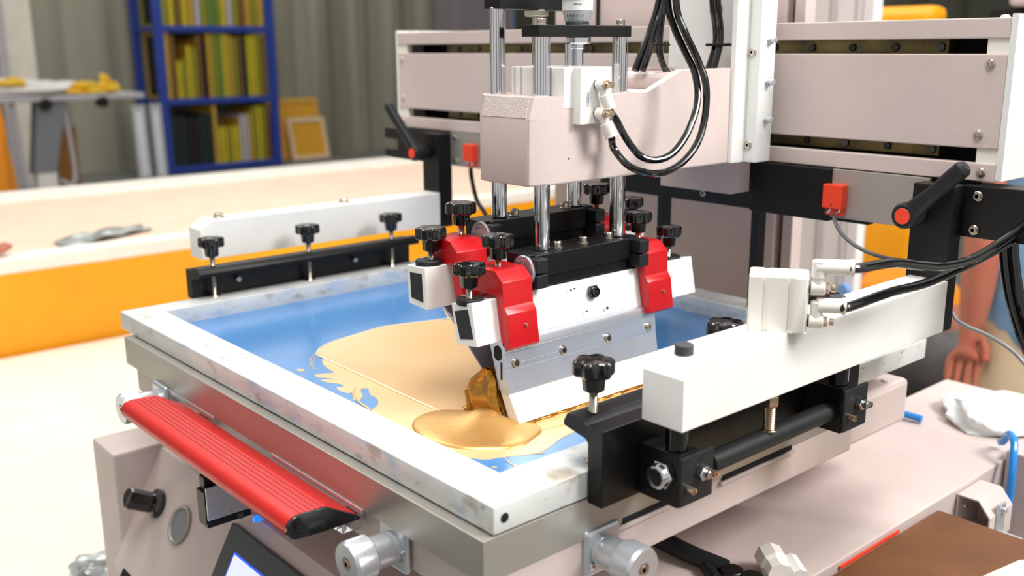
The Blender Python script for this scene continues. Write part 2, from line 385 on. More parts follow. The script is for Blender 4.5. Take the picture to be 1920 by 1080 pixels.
b = B(); b.box(-10.9, -9.9, 2.9, 7.6, 0, .03, .005); tag(b.obj('floor_pallet', 'grey_blue'), 'low grey board lying on the floor along the foot of the rack', 'pallet')
# far door panel, blue post
b = B(); b.box(-6.2, -5.9, 4.55, 5.15, 0, 3.0, .01); tag(b.obj('grey_cabinet', 'grey_lilac'), 'tall lilac grey cabinet seen beyond the left end of the gantry', 'cabinet')
b = B(); b.box(-6.05, -5.98, 5.17, 5.23, 0, 3.0, .004); tag(b.obj('blue_post', 'blue_pale'), 'slim light blue post right of the lilac grey cabinet', 'post')
b = B(); b.box(-6.3, -6.0, 5.25, 6.6, 0, 3.0, .01); tag(b.obj('dark_cabinet', 'green_dark'), 'tall dark green cabinet behind the guide rods', 'cabinet')

# ---------------------------------------------------------------- yellow sided table, cream lower table
TX = -2.78
tb = thing('packing_table', (-3.5, .8, 0), 'long packing table with peach top, white rim and orange yellow side panel', 'table')
b = B(); b.box(-4.3, TX-.05, -.047, 3.197, .80, .838, 0); b.obj('table_top', 'table_peach', tb)
b = B(); b.box(TX-.10, TX, -.05, 3.2, .800, .850, .006); b.obj('rim', 'rim_white', tb)
b = B(); b.box(-4.45, -4.15, -.05, 3.2, .815, .853, .006); b.obj('rim', 'rim_white', tb)
b = B(); b.box(TX-.03, TX-.003, -.05, 3.2, .30, .800, .001); b.obj('side_panel', 'yellow_panel', tb)
b = B(); b.cyl((TX-.01, .92, .80), (TX+.004, .92, .80), .012); b.obj('screw', 'black', tb)
for x, y in ((-4.2, .02), (-4.2, 3), (TX-.12, .02), (TX-.12, 3)):
    b = B(); b.box(x-.03, x+.03, y-.03, y+.03, 0, .8, .004); b.obj('leg', 'rim_white', tb)
tl = thing('low_table', (-2, 0, 0), 'low cream table between the packing table and the printing machine', 'table')
b = B(); b.box(TX+.02, -1.02, -2.0, 2.15, .49, .535, .005); b.obj('table_top', 'table_cream', tl)
for x, y in ((TX+.1, -1.9), (TX+.1, 2.05), (-1.10, -1.9), (-1.10, 2.05)):
    b = B(); b.box(x-.03, x+.03, y-.03, y+.03, 0, .49, .004); b.obj('leg', 'rim_white', tl)
# grey foil sheet and a hand resting on the far table
b = B()
def foil(u, v):
    x = -3.02+.16*u; y = .50+.36*v
    return Vector((x-(.17*v), y, .8405+.012*abs(math.sin(7*v+2*u))*math.sin(3.14*v)+.004*math.sin(11*u+5*v)+.004))
b.grid(foil, 14, 24); o = tag(b.obj('foil_sheet', 'foil'), 'crumpled grey foil sheet lying on the peach table top', 'sheet'); o.modifiers.new('s', 'SOLIDIFY').thickness = .002

# ---------------------------------------------------------------- people
def skin(name, pts, edges, material, parent=None, root=0, sub=2):
    me = bpy.data.meshes.new(name); org = ORG[parent.name] if parent else Vector((0, 0, 0))
    me.from_pydata([Vector(p[:3])-org for p in pts], edges, []); o = bpy.data.objects.new(name, me); COL.objects.link(o)
    m = o.modifiers.new('skin', 'SKIN'); m.use_smooth_shade = True
    for i, p in enumerate(pts):
        r = p[3]; o_r = tuple(q*1.25 for q in (r if isinstance(r, tuple) else (r, r))); me.skin_vertices[0].data[i].radius = o_r
    me.skin_vertices[0].data[root].use_root = True
    s = o.modifiers.new('sub', 'SUBSURF'); s.levels = sub; s.render_levels = sub
    me.materials.append(MATS[material]); ORG[o.name] = org
    if parent: o.parent = parent
    return o
def chain(pts, edges, start, seq):
    prev = start
    for p in seq:
        pts.append(p); edges.append((prev, len(pts)-1)); prev = len(pts)-1
    return prev
def hand(P, E_, wrist, w, d, side, s=1.0, curl=.35):
    """palm, five fingers and thumb from the wrist; d = direction of the hand, side = across the knuckles towards the thumb"""
    w = Vector(w); d = Vector(d).normalized(); side = Vector(side); side = (side-d*side.dot(d)).normalized(); n = d.cross(side).normalized()
    first = chain(P, E_, wrist, [tuple(w+d*.035*s)+((.024*s, .016*s),)])
    palm = chain(P, E_, first, [tuple(w+d*.07*s)+((.027*s, .014*s),)])
    for k, (a, L) in enumerate(((.030, .070), (.010, .080), (-.011, .074), (-.030, .058))):
        q = w+d*.085*s+side*a*s; seq = [tuple(q)+(.0085*s,)]
        dd = d.copy(); pos = q
        for j, fr in enumerate((.42, .33, .25)):
            dd = (dd+n*curl*(.5+.2*j)).normalized(); pos = pos+dd*L*fr*s; seq.append(tuple(pos)+((.0078-.0010*j)*s,))
        chain(P, E_, palm, seq)
    q = w+d*.03*s+side*.024*s
    chain(P, E_, first, [tuple(q)+(.0105*s,), tuple(q+d*.03*s+side*.014*s+n*.008*s)+(.0092*s,), tuple(q+d*.055*s+side*.015*s+n*.016*s)+(.008*s,)])
def head_on(P, E_, idx, c, f, up=(0, 0, 1), s=1.0):
    """neck, skull, nose and ears growing from torso vertex idx; c = base of the neck, f = direction of the face"""
    c = Vector(c); f = Vector(f).normalized(); up = Vector(up).normalized(); sd = f.cross(up).normalized()
    q = lambda u, v, w=0: tuple(c+up*u*s+f*v*s+sd*w*s)
    k = chain(P, E_, idx, [q(.02, 0)+(.046*s,), q(.09, .015)+(.043*s,), q(.15, .035)+(.058*s,), q(.20, .030)+(.068*s,), q(.25, .015)+(.071*s,), q(.29, .005)+(.055*s,)])
    chain(P, E_, k-2, [q(.185, .098)+(.013*s,), q(.178, .112)+(.010*s,)])
    for w in (-1, 1): chain(P, E_, k-2, [q(.19, .01, .078*w)+(.014*s,), q(.205, .0, .088*w)+(.012*s,)])
    return c+up*.215*s+f*.088*s, sd*.030*s, c+up*.26*s-f*.005*s
def face(parent, eye, sd):
    for w in (-1, 1):
        b = B(); b.lathe([(0, -.010), (.007, -.007), (.010, 0), (.007, .007), (0, .010)], eye+sd*w, (0, 0, 1), 16); b.obj('eye', 'hair', parent)
def hair_cap(parent, c, seed, s=1.0): lump('hair', 'hair', c.x, c.y, c.z-.03*s, .088*s, .088*s, .085*s, seed, None, None, amp=.05, flat=False, parent=parent)
def standing(root, c, f, arms, shirt, legs, hem=.70, foot=.04, seed=7, k=1.0):
    """c = ground point, f = facing; arms = list of (chain points, hand tuple)"""
    c = Vector((c[0], c[1], 0)); f = Vector((f[0], f[1], 0)).normalized(); l = Vector((-f.y, f.x, 0))
    q = lambda u, v, z: tuple(c+f*u+l*v+Vector((0, 0, z)))
    P = [q(0, 0, .95)+(.075,)]; E_ = []
    t = chain(P, E_, 0, [q(0, 0, 1.15)+(.085,), q(0, 0, 1.35)+(.080,), q(0, 0, 1.45)+(.050,)])
    eye, sd, hc = head_on(P, E_, t, q(0, 0, 1.47), f)
    for pts, hnd in arms:
        e = chain(P, E_, 2, pts); hand(P, E_, e, *hnd)
    for w in (-1, 1): chain(P, E_, 0, [q(0, .09*w, .84)+(.07,), q(.01, .10*w, .50)+(.045,), q(0, .10*w, .10)+(.034,), q(.05, .11*w, .04)+((.038, .030),), q(.16, .12*w, .03)+((.035, .020),)])
    skin('body', P, E_, 'skin', root)
    P = [q(0, 0, hem)+(.155*k,), q(0, 0, .92)+(.148*k,), q(0, 0, 1.18)+(.146*k,), q(0, 0, 1.34)+(.135,), q(0, 0, 1.45)+(.070,)]; E_ = [(0, 1), (1, 2), (2, 3), (3, 4)]
    for pts, hnd in arms:
        p1 = Vector(pts[0][:3]); p2 = Vector(pts[1][:3]); chain(P, E_, 3, [tuple(p1)+(.070,), tuple(p1.lerp(p2, .8))+(.058,)])
    skin('shirt', P, E_, shirt, root)
    for w in (-1, 1):
        P = [q(0, .035*w, .98)+(.075,), q(0, .06*w, .88)+(.088,), q(0, .075*w, .74)+(.086,), q(.01, .10*w, .50)+(.072,), q(0, .10*w, .09)+(.062,)]
        skin('trouser_leg', P, [(0, 1), (1, 2), (2, 3), (3, 4)], legs, root)
    face(root, eye, sd); hair_cap(root, hc, seed)
    for w in (-1, 1):
        b = B(); p = Vector(q(.06, .115*w, 0)); b.lathe([(0, 0), (1.0, 0), (1.0, .025), (.8, .055), (.45, .075), (0, .08)], p, (0, 0, 1), 24)
        for v in b.bm.verts:
            d = v.co-p; v.co = p+f*(d.dot(f)*.135)+l*(d.dot(l)*.052)+Vector((0, 0, d.z))
        b.obj('shoe', 'hair', root)
# standing man facing away to the left, his bare forearm hanging nearest the camera
man = thing('person', (-.352, 2.185, 0), 'standing person in light blue shirt and beige trousers, one bare forearm hanging down', 'person')
standing(man, (-.352, 2.185), (-.757, .653), [
    ([(-.46, 2.04, 1.38, .045), (-.475, 2.0, 1.20, .044), (-.452, 1.985, 1.02, .040), (-.458, 1.99, .88, .035), (-.462, 1.99, .80, (.028, .024))], ((-.462, 1.99, .80), (-.10, 0, -1), (.65, .55, 0), 1.15, .16)),
    ([(-.23, 2.33, 1.38, .045), (-.18, 2.37, 1.18, .042), (-.20, 2.42, .98, .034), (-.22, 2.43, .84, (.026, .022))], ((-.22, 2.43, .84), (-.1, 0, -1), (-.6, .7, 0), 1.0, .3))], 'shirt_blue', 'beige', hem=.665, k=1.0)
# crouching person, orange shirt, grey trousers
cp = thing('person', (-.7, 2.62, 0), 'crouching person in orange shirt and grey trousers behind the right clamp arm', 'person')
P = [(-.60, 2.62, .46, .09)]; E_ = []
t_ = chain(P, E_, 0, [(-.76, 2.62, .58, .09), (-.95, 2.62, .64, .09), (-1.03, 2.62, .66, .06)])
eye, sd_, hc_ = head_on(P, E_, t_, (-1.05, 2.62, .66), (-.55, 0, -.8), (-1, 0, .35))
for sd in (-1, 1):
    ar = chain(P, E_, 2, [(-.98, 2.62+.16*sd, .68, .045), (-1.05, 2.62+.2*sd, .50, .036), (-1.2, 2.62+.19*sd, .40, .029), (-1.28, 2.62+.18*sd, .36, (.024, .018))]); hand(P, E_, ar, (-1.28, 2.62+.18*sd, .36), (-1, 0, -.4), (0, .3*sd, .9), .95, .4)
    chain(P, E_, 0, [(-.72, 2.62+.10*sd, .50, .06), (-1.0, 2.62+.13*sd, .50, .05), (-.90, 2.62+.13*sd, .12, .036), (-.95, 2.62+.13*sd, .035, (.042, .028)), (-1.06, 2.62+.13*sd, .03, (.036, .02))])
skin('body', P, E_, 'skin', cp)
P = [(-.80, 2.62, .55, .10), (-.88, 2.62, .61, .12), (-.97, 2.62, .675, .13), (-1.06, 2.62, .69, .075)]; E_ = [(0, 1), (1, 2), (2, 3)]
for sd in (-1, 1): chain(P, E_, 2, [(-.98, 2.62+.16*sd, .68, .07), (-1.03, 2.62+.19*sd, .57, .055)])
skin('shirt', P, E_, 'shirt_orange', cp)
for sd in (-1, 1):
    pass
for sd in (-1, 1):
    P = [(-.80, 2.62+.03*sd, .58, .085), (-.66, 2.62+.07*sd, .50, .125), (-.78, 2.62+.10*sd, .50, .11), (-.90, 2.62+.12*sd, .51, .095), (-1.0, 2.62+.13*sd, .48, .082), (-.95, 2.62+.13*sd, .30, .066), (-.90, 2.62+.13*sd, .12, .056)]
    skin('trouser_leg', P, [(i, i+1) for i in range(6)], 'trousers_grey', cp, root=0)
face(cp, eye, sd_); hair_cap(cp, hc_, 8)
# person at the table: only a hand reaches in from the left
tp = thing('person', (-3.15, -.42, 0), 'person in pale shirt whose bare hand rests on the packing table at left edge', 'person')
standing(tp, (-3.15, -.42), (0, 1), [
    ([(-2.98, -.38, 1.38, .045), (-2.88, -.26, 1.14, .040), (-2.87, .04, .93, .033), (-2.86, .16, .885, (.026, .02))], ((-2.86, .16, .885), (.05, 1, -.12), (-.9, .05, .1), 1.05, .16)),
    ([(-3.33, -.38, 1.38, .045), (-3.42, -.28, 1.14, .040), (-3.4, -.06, .93, .033), (-3.38, .04, .885, (.026, .02))], ((-3.38, .04, .885), (.1, 1, -.15), (.9, .05, .1), 1.0, .2))], 'cloth_white', 'trousers_grey', hem=.86, seed=9)

# ---------------------------------------------------------------- machinery behind
b = B(); b.box(-1.9, -1.15, 3.0, 3.12, 0, 1.635, .03); tag(b.obj('orange_cabinet', 'yellow_panel'), 'orange yellow cabinet with rounded top corner behind the gantry at right', 'cabinet')
rc = thing('ribbed_cabinet', (-.67, 1.7, 0), 'pale pinkish white cabinet with vertical ribs behind the gantry', 'cabinet')
b = B(); b.box(-.79, -.579, 1.6, 1.625, 0, 2.3, .004); b.box(-.79, -.70, 1.62, 1.85, 0, 2.3, .004); b.obj('body', 'label_white', rc)
for x in (-.745, -.690, -.675, -.625, -.605):
    b = B(); b.box(x-.0025, x+.0025, 1.596, 1.602, 0.02, 2.28); b.obj('rib', 'scr_pale grey', rc)
b = B(); b.cyl((-.60, 1.585, .93), (-.60, 1.60, .93), .014); b.obj('button', 'blue_pale', rc)
fm = thing('pink_machine', (-.4, 3.3, 0), 'pale pink machine body with dark base behind the standing person', 'machine')
b = B(); b.box(-.95, .4, 3.0, 3.7, .52, 1.32, .02); b.obj('body', 'pink', fm)
b = B(); b.box(-.90, .4, 3.0, 3.6, 1.62, 2.2, .02); b.obj('upper_housing', 'pink', fm)
b = B(); b.box(-.92, .4, 3.02, 3.68, 0, .52, .01); b.obj('base', 'void', fm)
b = B(); b.box(-.98, .4, 3.05, 3.6, 1.55, 1.62, .01); b.box(-.6, -.4, 3.2, 3.5, 1.32, 1.56); b.obj('neck', 'void', fm)

# =================================================================== THE PRINTING MACHINE
pm = thing('screen_printer', (-.45, .5, 0), 'pale pink body of the screen printing machine with sloping control panel', 'printing machine')
b = B(); b.prism([(1.02, .875), (.030, .875), (-.0635, .70), (-.0635, 0), (1.02, 0)], 'x', -.88, .045, .002); b.obj('cabinet', 'pink', pm)
b = B(); b.box(-.975, -.879, -.046, 1.02, 0, .882, .004); b.obj('side_column', 'pink', pm)
b = B(); b.box(-.70, -.30, .22, .50, .875, .985); b.obj('pedestal', 'pink', pm)
b = B(); b.prism([(0, .982), (.50, .982), (.612, .982), (.612, 1.03), (0, 1.03)], 'x', -.868, -.002, .003); b.obj('bed', 'pink', pm)
b = B(); b.box(-.872, 0, -.0125, .605, 1.0275, 1.0705, .0008); b.obj('bed_ledger', 'steel', pm, label='brushed steel ledger running round the bed edge')
b = B()
b.box(-.0005, .0012, .171, .246, 1.0265, 1.0325); b.obj('slot', 'void', pm)
b = B(); b.box(-.0005, .0012, .335, .468, 1.0245, 1.0300); b.obj('slot', 'void', pm)
b = B(); b.box(-.0005, .0030, .160, .25, 1.0215, 1.0262, .0006); b.obj('lip', 'pink', pm)
b = B(); b.box(-.0005, .0030, .330, .474, 1.0195, 1.0240, .0006); b.obj('lip', 'pink', pm)
b = B(); b.box(-.75, -.56, -.0140, -.0120, 1.0225, 1.0285, .0004); b.obj('slot_rim', 'alu', pm)
b = B(); b.box(-.40, -.20, -.0140, -.0120, 1.0225, 1.0285, .0004); b.obj('slot_rim', 'alu', pm)
# pink rear column of the machine with dark joints
b = B(); b.box(-.93, -.368, .95, .985, .875, 2.3, .003); b.box(-.356, -.335, .955, .985, .875, 2.3, .002); b.box(-.92, -.62, .98, 1.30, .875, 2.3); b.obj('rear_housing', 'pink', pm)
b = B(); b.box(-.370, -.354, .97, .984, .875, 2.3); b.box(-.806, -.800, .944, .952, 1.3, 2.2); b.obj('joint', 'void', pm)
b = B(); b.box(-.60, -.08, .75, .765, 1.255, 1.284, .001); b.obj('low_rail', 'black', pm)
for x in (-.458, -.268):
    b = B(); b.box(x-.009, x+.003, .752, .775, .876, 1.256, .001); b.obj('rail_post', 'black', pm)
b = B(); socket_bolt(b, (-.368, .75, 1.270), (0, -1, 0), .0055, .004); b.obj('rail_bolt', 'bolt', pm)
b = B(); b.box(-.30, -.030, .640, .812, .963, 1.030, .008); b.box(-.28, -.16, .66, .80, .87, .97, .004); b.obj('rear_block', 'pink', pm)
b = B(); b.cyl((-.045, .77, 1.026), (-.045, .77, 1.033), .006); b.obj('block_bolt', 'white', pm)
# control panel plane helpers
PN = Vector((0, -.882, .471)).normalized(); PD = Vector((0, -.0935, -.175)).normalized()
def onp(x, s, off=0): return Vector((x, .030, .875))+PD*s+PN*off    # s metres down the slope
PROT = Matrix((Vector((1, 0, 0)), -PD, PN)).transposed()               # local x, up-slope y, outward z
def pbox(b, x0, x1, s0, s1, o0, o1, bev=.001):
    c = onp((x0+x1)/2, (s0+s1)/2, (o0+o1)/2); hx, hy, hz = (x1-x0)/2, (s1-s0)/2, (o1-o0)/2
    t = bmesh.new(); bmesh.ops.create_cube(t, size=1)
    for v in t.verts: v.co = c+PROT @ Vector((v.co.x*2*hx, v.co.y*2*hy, v.co.z*2*hz))
    return b._merge(t, bev, 2)
ks = .075
b = B(); c0 = onp(-.815, ks)
b.lathe([(0, 0), (.0215, 0), (.0228, .002), (.0228, .008), (.019, .011), (.0155, .013), (.0145, .016), (.0155, .018), (.0168, .019), (.0168, .050), (.0156, .0530), (.012, .054), (0, .054)], c0, PN, 8 if False else 40,
        star=lambda th, j: (1-.06*(.5-.5*math.cos(8*th))) if j > 7 else 1)
b.obj('selector_knob', 'black_gloss', pm)
b = B(); b.lathe([(.0235, .0004), (.0275, -.001), (.0290, .0004), (.0296, .0030), (.0282, .0050), (.0256, .0046), (.0238, .0020), (.0235, .0004)], onp(-.728, .077), PN, 56); rb_ = b.obj('ring_button', 'steel', pm, ang=60)
b = B(); b.lathe([(.0238, 0), (.0238, .0012), (0, .0012)], onp(-.728, .077), PN, 48); b.obj('button_face', 'grey_blue', rb_)
b = B(); pbox(b, -.842, -.80, .190, .215, -.002, .0012); b.obj('panel_cutout', 'void', pm)
ls = thing('touch_screen', tuple(onp(-.42, .1)), 'dark grey framed touch screen glowing pale blue on the sloping control panel', 'screen')
b = B(); pbox(b, -.586, -.25, .022, .24, .0003, .009, .002); b.obj('bezel', 'bezel', ls)
b = B(); pbox(b, -.586+.034, -.284, .022+.030, .21, .009, .0094, 0); b.obj('inner_rim', 'lcd_rim', ls)
b = B(); pbox(b, -.586+.037, -.287, .022+.033, .207, .0094, .0098, 0); b.obj('display', 'screen_glow', ls)
MT = Matrix.Translation(onp(-.455, .088, .0100)) @ PROT.to_4x4()
b = B(); b.text('AT-MA', .020, MT, .0001); b.obj('display_text', 'lcd_text', ls)
b = B(); pbox(b, -.52, -.50, .075, .095, .0098, .0100, 0); b.obj('display_icon', 'lcd_text', ls)

# red handle
hd = thing('push_handle', (-.42, -.05, 1.02), 'long red anodised handle with black end cap along the front of the bed', 'handle')
hp = [(-.1000, 1.0290), (-.1008, 1.0325), (-.1002, 1.0360), (-.0984, 1.0395), (-.0957, 1.0425), (-.0922, 1.0446), (-.0880, 1.0456), (-.0850, 1.0458), (-.054, 1.0445), (-.0165, 1.0225), (-.0165, 1.0190), (-.062, 1.0195), (-.093, 1.0215), (-.0985, 1.0255)]
b = B(); b.prism(hp, 'x', -.648, -.205); b.obj('grip', 'red_handle', hd, ang=24)
for k in range(5):
    y = -.083+.0062*k; b = B(); z = 1.0458-.0013*(y+.085)/.031; b.box(-.6478, -.2052, y-.0005, y+.0005, z-.001, z+.00035); b.obj('groove', 'red_groove', hd)
b = B(); b.prism([(y*1.0, z) for y, z in hp], 'x', -.2050, -.1995, .0008); b.obj('end_cap', 'black_gloss', hd)
for y, z, w_ in ((-.088, 1.0335, .006), (-.088, 1.0300, .006), (-.078, 1.0350, .004), (-.078, 1.0312, .004), (-.070, 1.0355, .004), (-.062, 1.0352, .003)):
    b = B(); b.box(-.1996, -.1992, y-w_/2, y+w_/2, z, z+.0010); b.obj('raised_dash', 'black_soft', hd)
b = B(); b.prism(hp, 'x', -.6530, -.6482, .0008); b.obj('end_cap', 'red_handle', hd)
for x in (-.225, -.60):
    b = B(); b.box(x-.012, x+.012, -.030, -.006, 1.000, 1.0195, .002); b.cyl((x+.002, -.030, 1.010), (x+.002, -.034, 1.010), .006); b.obj('mount', 'chrome', hd)

# knurled adjusters
def adjuster(p, axis, label):
    a = Vector(axis); p = Vector(p); root = thing('adjuster', tuple(p), label, 'adjustment knob', 'knurled bed adjusters')
    b = B()
    if abs(a.y) > .5: b.box(p.x-.027, p.x+.022, p.y-.006, p.y+.002, p.z-.026, p.z+.024, .004)
    else: b.box(p.x-.002, p.x+.006, p.y-.022, p.y+.027, p.z-.026, p.z+.024, .004)
    b.obj('plate', 'alu', root)
    b = B(); b.cyl(p+a*.005, p+a*.012, .0165); b.lathe([(0, 0), (.0165, 0), (.0175, .006), (.0175, .024), (0, .024)], p+a*.012, a, 40); b.obj('barrel', 'alu', root)
    b = B(); b.lathe([(.0175, 0), (.0215, .0015), (.0220, .003), (.0220, .024), (.0205, .0275), (.0075, .0275), (.0070, .0255), (0, .0255)], p+a*.034, a, 160, star=lambda th, j: 1+.012*(1 if int(th/(2*math.pi)*160+.5) % 2 else 0) if 1 < j < 4 else 1); h = b.obj('knurled_grip', 'alu', root)
    b = B(); socket_bolt(b, p+a*.059, a, .0055, .003); b.obj('cap_screw', 'bolt_warm', h)
    sid = Vector((.018, 0, -.002)) if abs(a.y) > .5 else Vector((0, -.016, -.014))
    b = B(); b.cyl(p+sid*0.95+a*.004, p+sid*0.95+a*.009, .0035); b.obj('plate_screw', 'chrome', root)
adjuster((-.149, -.004, 1.006), (0, -1, 0), 'knurled metal adjuster on the front of the bed, right of the red handle')
adjuster((-.728, -.014, 1.008), (0, -1, 0), 'knurled metal adjuster at the far left end of the red handle')
adjuster((-.002, .137, 1.012), (1, 0, 0), 'knurled metal adjuster on the right side of the bed near the front corner')

# sensor with blue light under the handle
sn = thing('light_sensor', (-.56, -.03, .89), 'black sensor with grey bracket plate and blue glowing light under the red handle', 'sensor')
b = B(); b.box(-.548, -.522, -.0490, .012, .8945, .9035, .0008); b.box(-.548, -.5230, -.0500, -.043, .9000, .9440, .001); b.box(-.546, -.530, -.046, .010, .930, .962, .001); b.obj('housing', 'black', sn)
b = B(); b.box(-.5225, -.5190, -.0490, .010, .9060, .9515, .0008); b.obj('bracket_plate', 'alu', sn)
b = B(); b.cyl((-.5190, -.018, .9130), (-.5180, -.018, .9130), .0020); b.obj('bracket_screw', 'bolt', sn)
b = B(); b.cyl((-.5215, -.004, .9030), (-.5215, -.004, .8960), .0045); b.obj('connector', 'rubber', sn)
b = B(); b.box(-.5240, -.5180, .014, .040, .8830, .8910, .001); b.obj('led_bar', 'led_blue', sn)
b = B(); b.box(-.545, -.525, -.040, .004, .960, .982, .002); b.obj('mount', 'alu', sn)

# ---------------------------------------------------------------- screen frame, stencil mesh, ink
FX0, FX1, FY0, FY1 = -.916, 0, 0, .79
IX0, IX1, IY0, IY1 = -.871, -.0545, .0535, .736
sf = thing('printing_screen', (-.458, .395, 1.072), 'large pale aluminium screen frame with blue stencil mesh lying on the bed', 'screen frame')
b = B(); t = bmesh.new()
o4 = [(FX0, FY0), (FX1, FY0), (FX1, FY1), (FX0, FY1)]; i4 = [(IX0, IY0), (IX1, IY0), (IX1, IY1), (IX0, IY1)]
Vv = {(r, k, zz): t.verts.new((*(o4 if r == 'o' else i4)[k], zz)) for r in 'oi' for k in range(4) for zz in (1.0720, 1.1)}
for k in range(4):
    k2 = (k+1) % 4
    for a_, b_ in ((('o', 1.0720), ('o', 1.1)), (('o', 1.1), ('i', 1.1)), (('i', 1.1), ('i', 1.0720)), (('i', 1.0720), ('o', 1.0720))):
        t.faces.new((Vv[(a_[0], k, a_[1])], Vv[(a_[0], k2, a_[1])], Vv[(b_[0], k2, b_[1])], Vv[(b_[0], k, b_[1])]))
bmesh.ops.recalc_face_normals(t, faces=t.faces); b._merge(t, .0016, 3, .3); b.obj('frame', 'frame_metal', sf)
b = B(); b.box(IX0-.003, IX1+.003, IY0-.003, IY1+.003, 1.0733, 1.0740); b.obj('stencil_mesh', 'stencil', sf, smooth=False)
b = B(); b.lathe([(.0042, 0), (.0048, .0004), (.0038, .0004), (0, .0003)], (0, .013, 1.0860), (1, 0, 0), 24); b.obj('frame_hole', 'void', sf)
ZM = 1.0740
gi = thing('ink', (-.4, .25, ZM), 'pool of gold ink spread over the blue screen mesh under the squeegee', 'ink')
A_ = [(-.5810, .1535), (-.6036, .1744), (-.6189, .2058), (-.6288, .2539), (-.6366, .3028), (-.6263, .3463), (-.6132, .3890), (-.5873, .4300), (-.48, .455), (-.30, .46), (-.158, .455), (-.150, .40), (-.1470, .30), (-.1480, .21), (-.1683, .1676), (-.2055, .1552), (-.2811, .1488), (-.3558, .1497), (-.4423, .1518), (-.5134, .1528)]
C_ = [(-.5674, .158), (-.5400, .1400), (-.5100, .1335), (-.4901, .1327), (-.5000, .1200), (-.5040, .1060), (-.4920, .1040), (-.4780, .1160), (-.4670, .1170), (-.4831, .1041), (-.4700, .1010), (-.4465, .1150), (-.4350, .1110), (-.4400, .1000), (-.4125, .0985), (-.4080, .1120), (-.4000, .1020), (-.3850, .0930), (-.3773, .0966), (-.3860, .1100), (-.4150, .1223), (-.4100, .1330), (-.3898, .1200), (-.3677, .1190), (-.3500, .1080), (-.3380, .0900), (-.3318, .0760), (-.3200, .0700), (-.28, .0620), (-.23, .0640), (-.2099, .0700), (-.1900, .0760), (-.1668, .0828), (-.1480, .0900), (-.1326, .0990), (-.1260, .1180), (-.1133, .1390), (-.1080, .1552), (-.1120, .1749), (-.1230, .2012), (-.1260, .2300), (-.1280, .46), (-.16, .462), (-.1919, .2214), (-.2206, .1700), (-.2783, .1600), (-.3525, .160), (-.4386, .160), (-.5093, .162)]
b = B(); b.sheet(C_, ZM, .0007, 0, 1, .0008); b.obj('ink_film', 'gold', gi)
b = B(); b.sheet(A_, ZM, .0014, .0002, 2, .0012); b.obj('ink_sheet', 'gold', gi)
b = B(); b.tube([(-.5790, .1540, ZM+.0012), (-.5134, .1522, ZM+.0014), (-.4423, .1510, ZM+.0016), (-.3558, .1490, ZM+.0016), (-.2830, .1484, ZM+.0016)], .0013, 8, 6); b.obj('ink_ridge', 'ink_highlight', gi)
b = B(); b.tube([(-.60, .45, ZM+.001), (-.6132, .3890, ZM+.001), (-.6263, .3463, ZM+.001), (-.6366, .3028, ZM+.001), (-.6288, .2539, ZM+.001), (-.6189, .2058, ZM+.001), (-.6036, .1744, ZM+.001), (-.5810, .1545, ZM+.001)], .0010, 8, 6); b.obj('ink_ridge', 'ink_highlight', gi)
PB = [(-.2609, .0933), (-.2792, .1109), (-.2854, .1301), (-.2820, .1500), (-.2536, .175), (-.2406, .20), (-.2090, .205), (-.1663, .2066), (-.1489, .1990), (-.1406, .1751), (-.1328, .1563), (-.1355, .1354), (-.1517, .1150), (-.1722, .0943), (-.2016, .0857), (-.2336, .0851)]
# mounded puddle: rings shrinking towards the squeegee end
def smooth_poly(P, n):
    P = [Vector(p) for p in P]
    for _ in range(n):
        Q = []
        for i in range(len(P)): a = P[i]; c = P[(i+1) % len(P)]; Q += [a*.75+c*.25, a*.25+c*.75]
        P = Q
    return P
SP = smooth_poly(PB, 2); cen = Vector((-.215, .170)); t = bmesh.new(); rings = []
for f_, hz in ((1, 0), (.985, .0018), (.95, .0028), (.8, .0036), (.6, .0050), (.4, .0078), (.25, .0115), (.14, .0150)):
    rings.append([t.verts.new((cen.x+(p.x-cen.x)*f_, cen.y+(p.y-cen.y)*f_, ZM+.0005+hz)) for p in SP])
for u, v in zip(rings, rings[1:]):
    for k in range(len(SP)): t.faces.new((u[k], u[(k+1) % len(SP)], v[(k+1) % len(SP)], v[k]))
t.faces.new(rings[-1]); bmesh.ops.recalc_face_normals(t, faces=t.faces); b = B(); b._merge(t); b.obj('ink_mound', 'gold_sheen', gi, ang=60)
# streaks and drops
for pts, r in (([(-.5850, .157), (-.5700, .1400), (-.5450, .1260), (-.5200, .1190)], .0008), ([(-.575, .156), (-.5600, .1380), (-.5380, .1270)], .0007), ([(-.4200, .118), (-.3990, .1030), (-.3700, .0940), (-.3400, .0900)], .0016),
               ([(-.1500, .0900), (-.1350, .0840), (-.1120, .0830), (-.0950, .0700)], .0009), ([(-.1240, .1180), (-.1080, .1130), (-.0920, .1120)], .0007), ([(-.1100, .150), (-.1040, .158)], .0008), ([(-.700, .47), (-.62, .42), (-.588, .408)], .0016), ([(-.26, .062), (-.25, .058)], .0008)):
    b = B(); b.tube([(x, y, ZM+r*.4) for x, y in pts], r, 8, 5); b.obj('ink_streak', 'gold', gi)
for c in ([(-.0960, .1200), (-.0860, .1290), (-.0800, .1240), (-.0860, .1160), (-.0940, .1130)], [(-.1030, .1130), (-.0970, .1170), (-.0930, .1120), (-.0980, .1090)], [(-.5420, .1020), (-.5320, .1100), (-.5250, .1050), (-.5350, .0980)], [(-.1180, .0930), (-.1100, .0980), (-.1080, .0930)]):
    b = B(); b.sheet(c, ZM, .0008, 0, 2, .0006); b.obj('ink_drop', 'gold', gi)
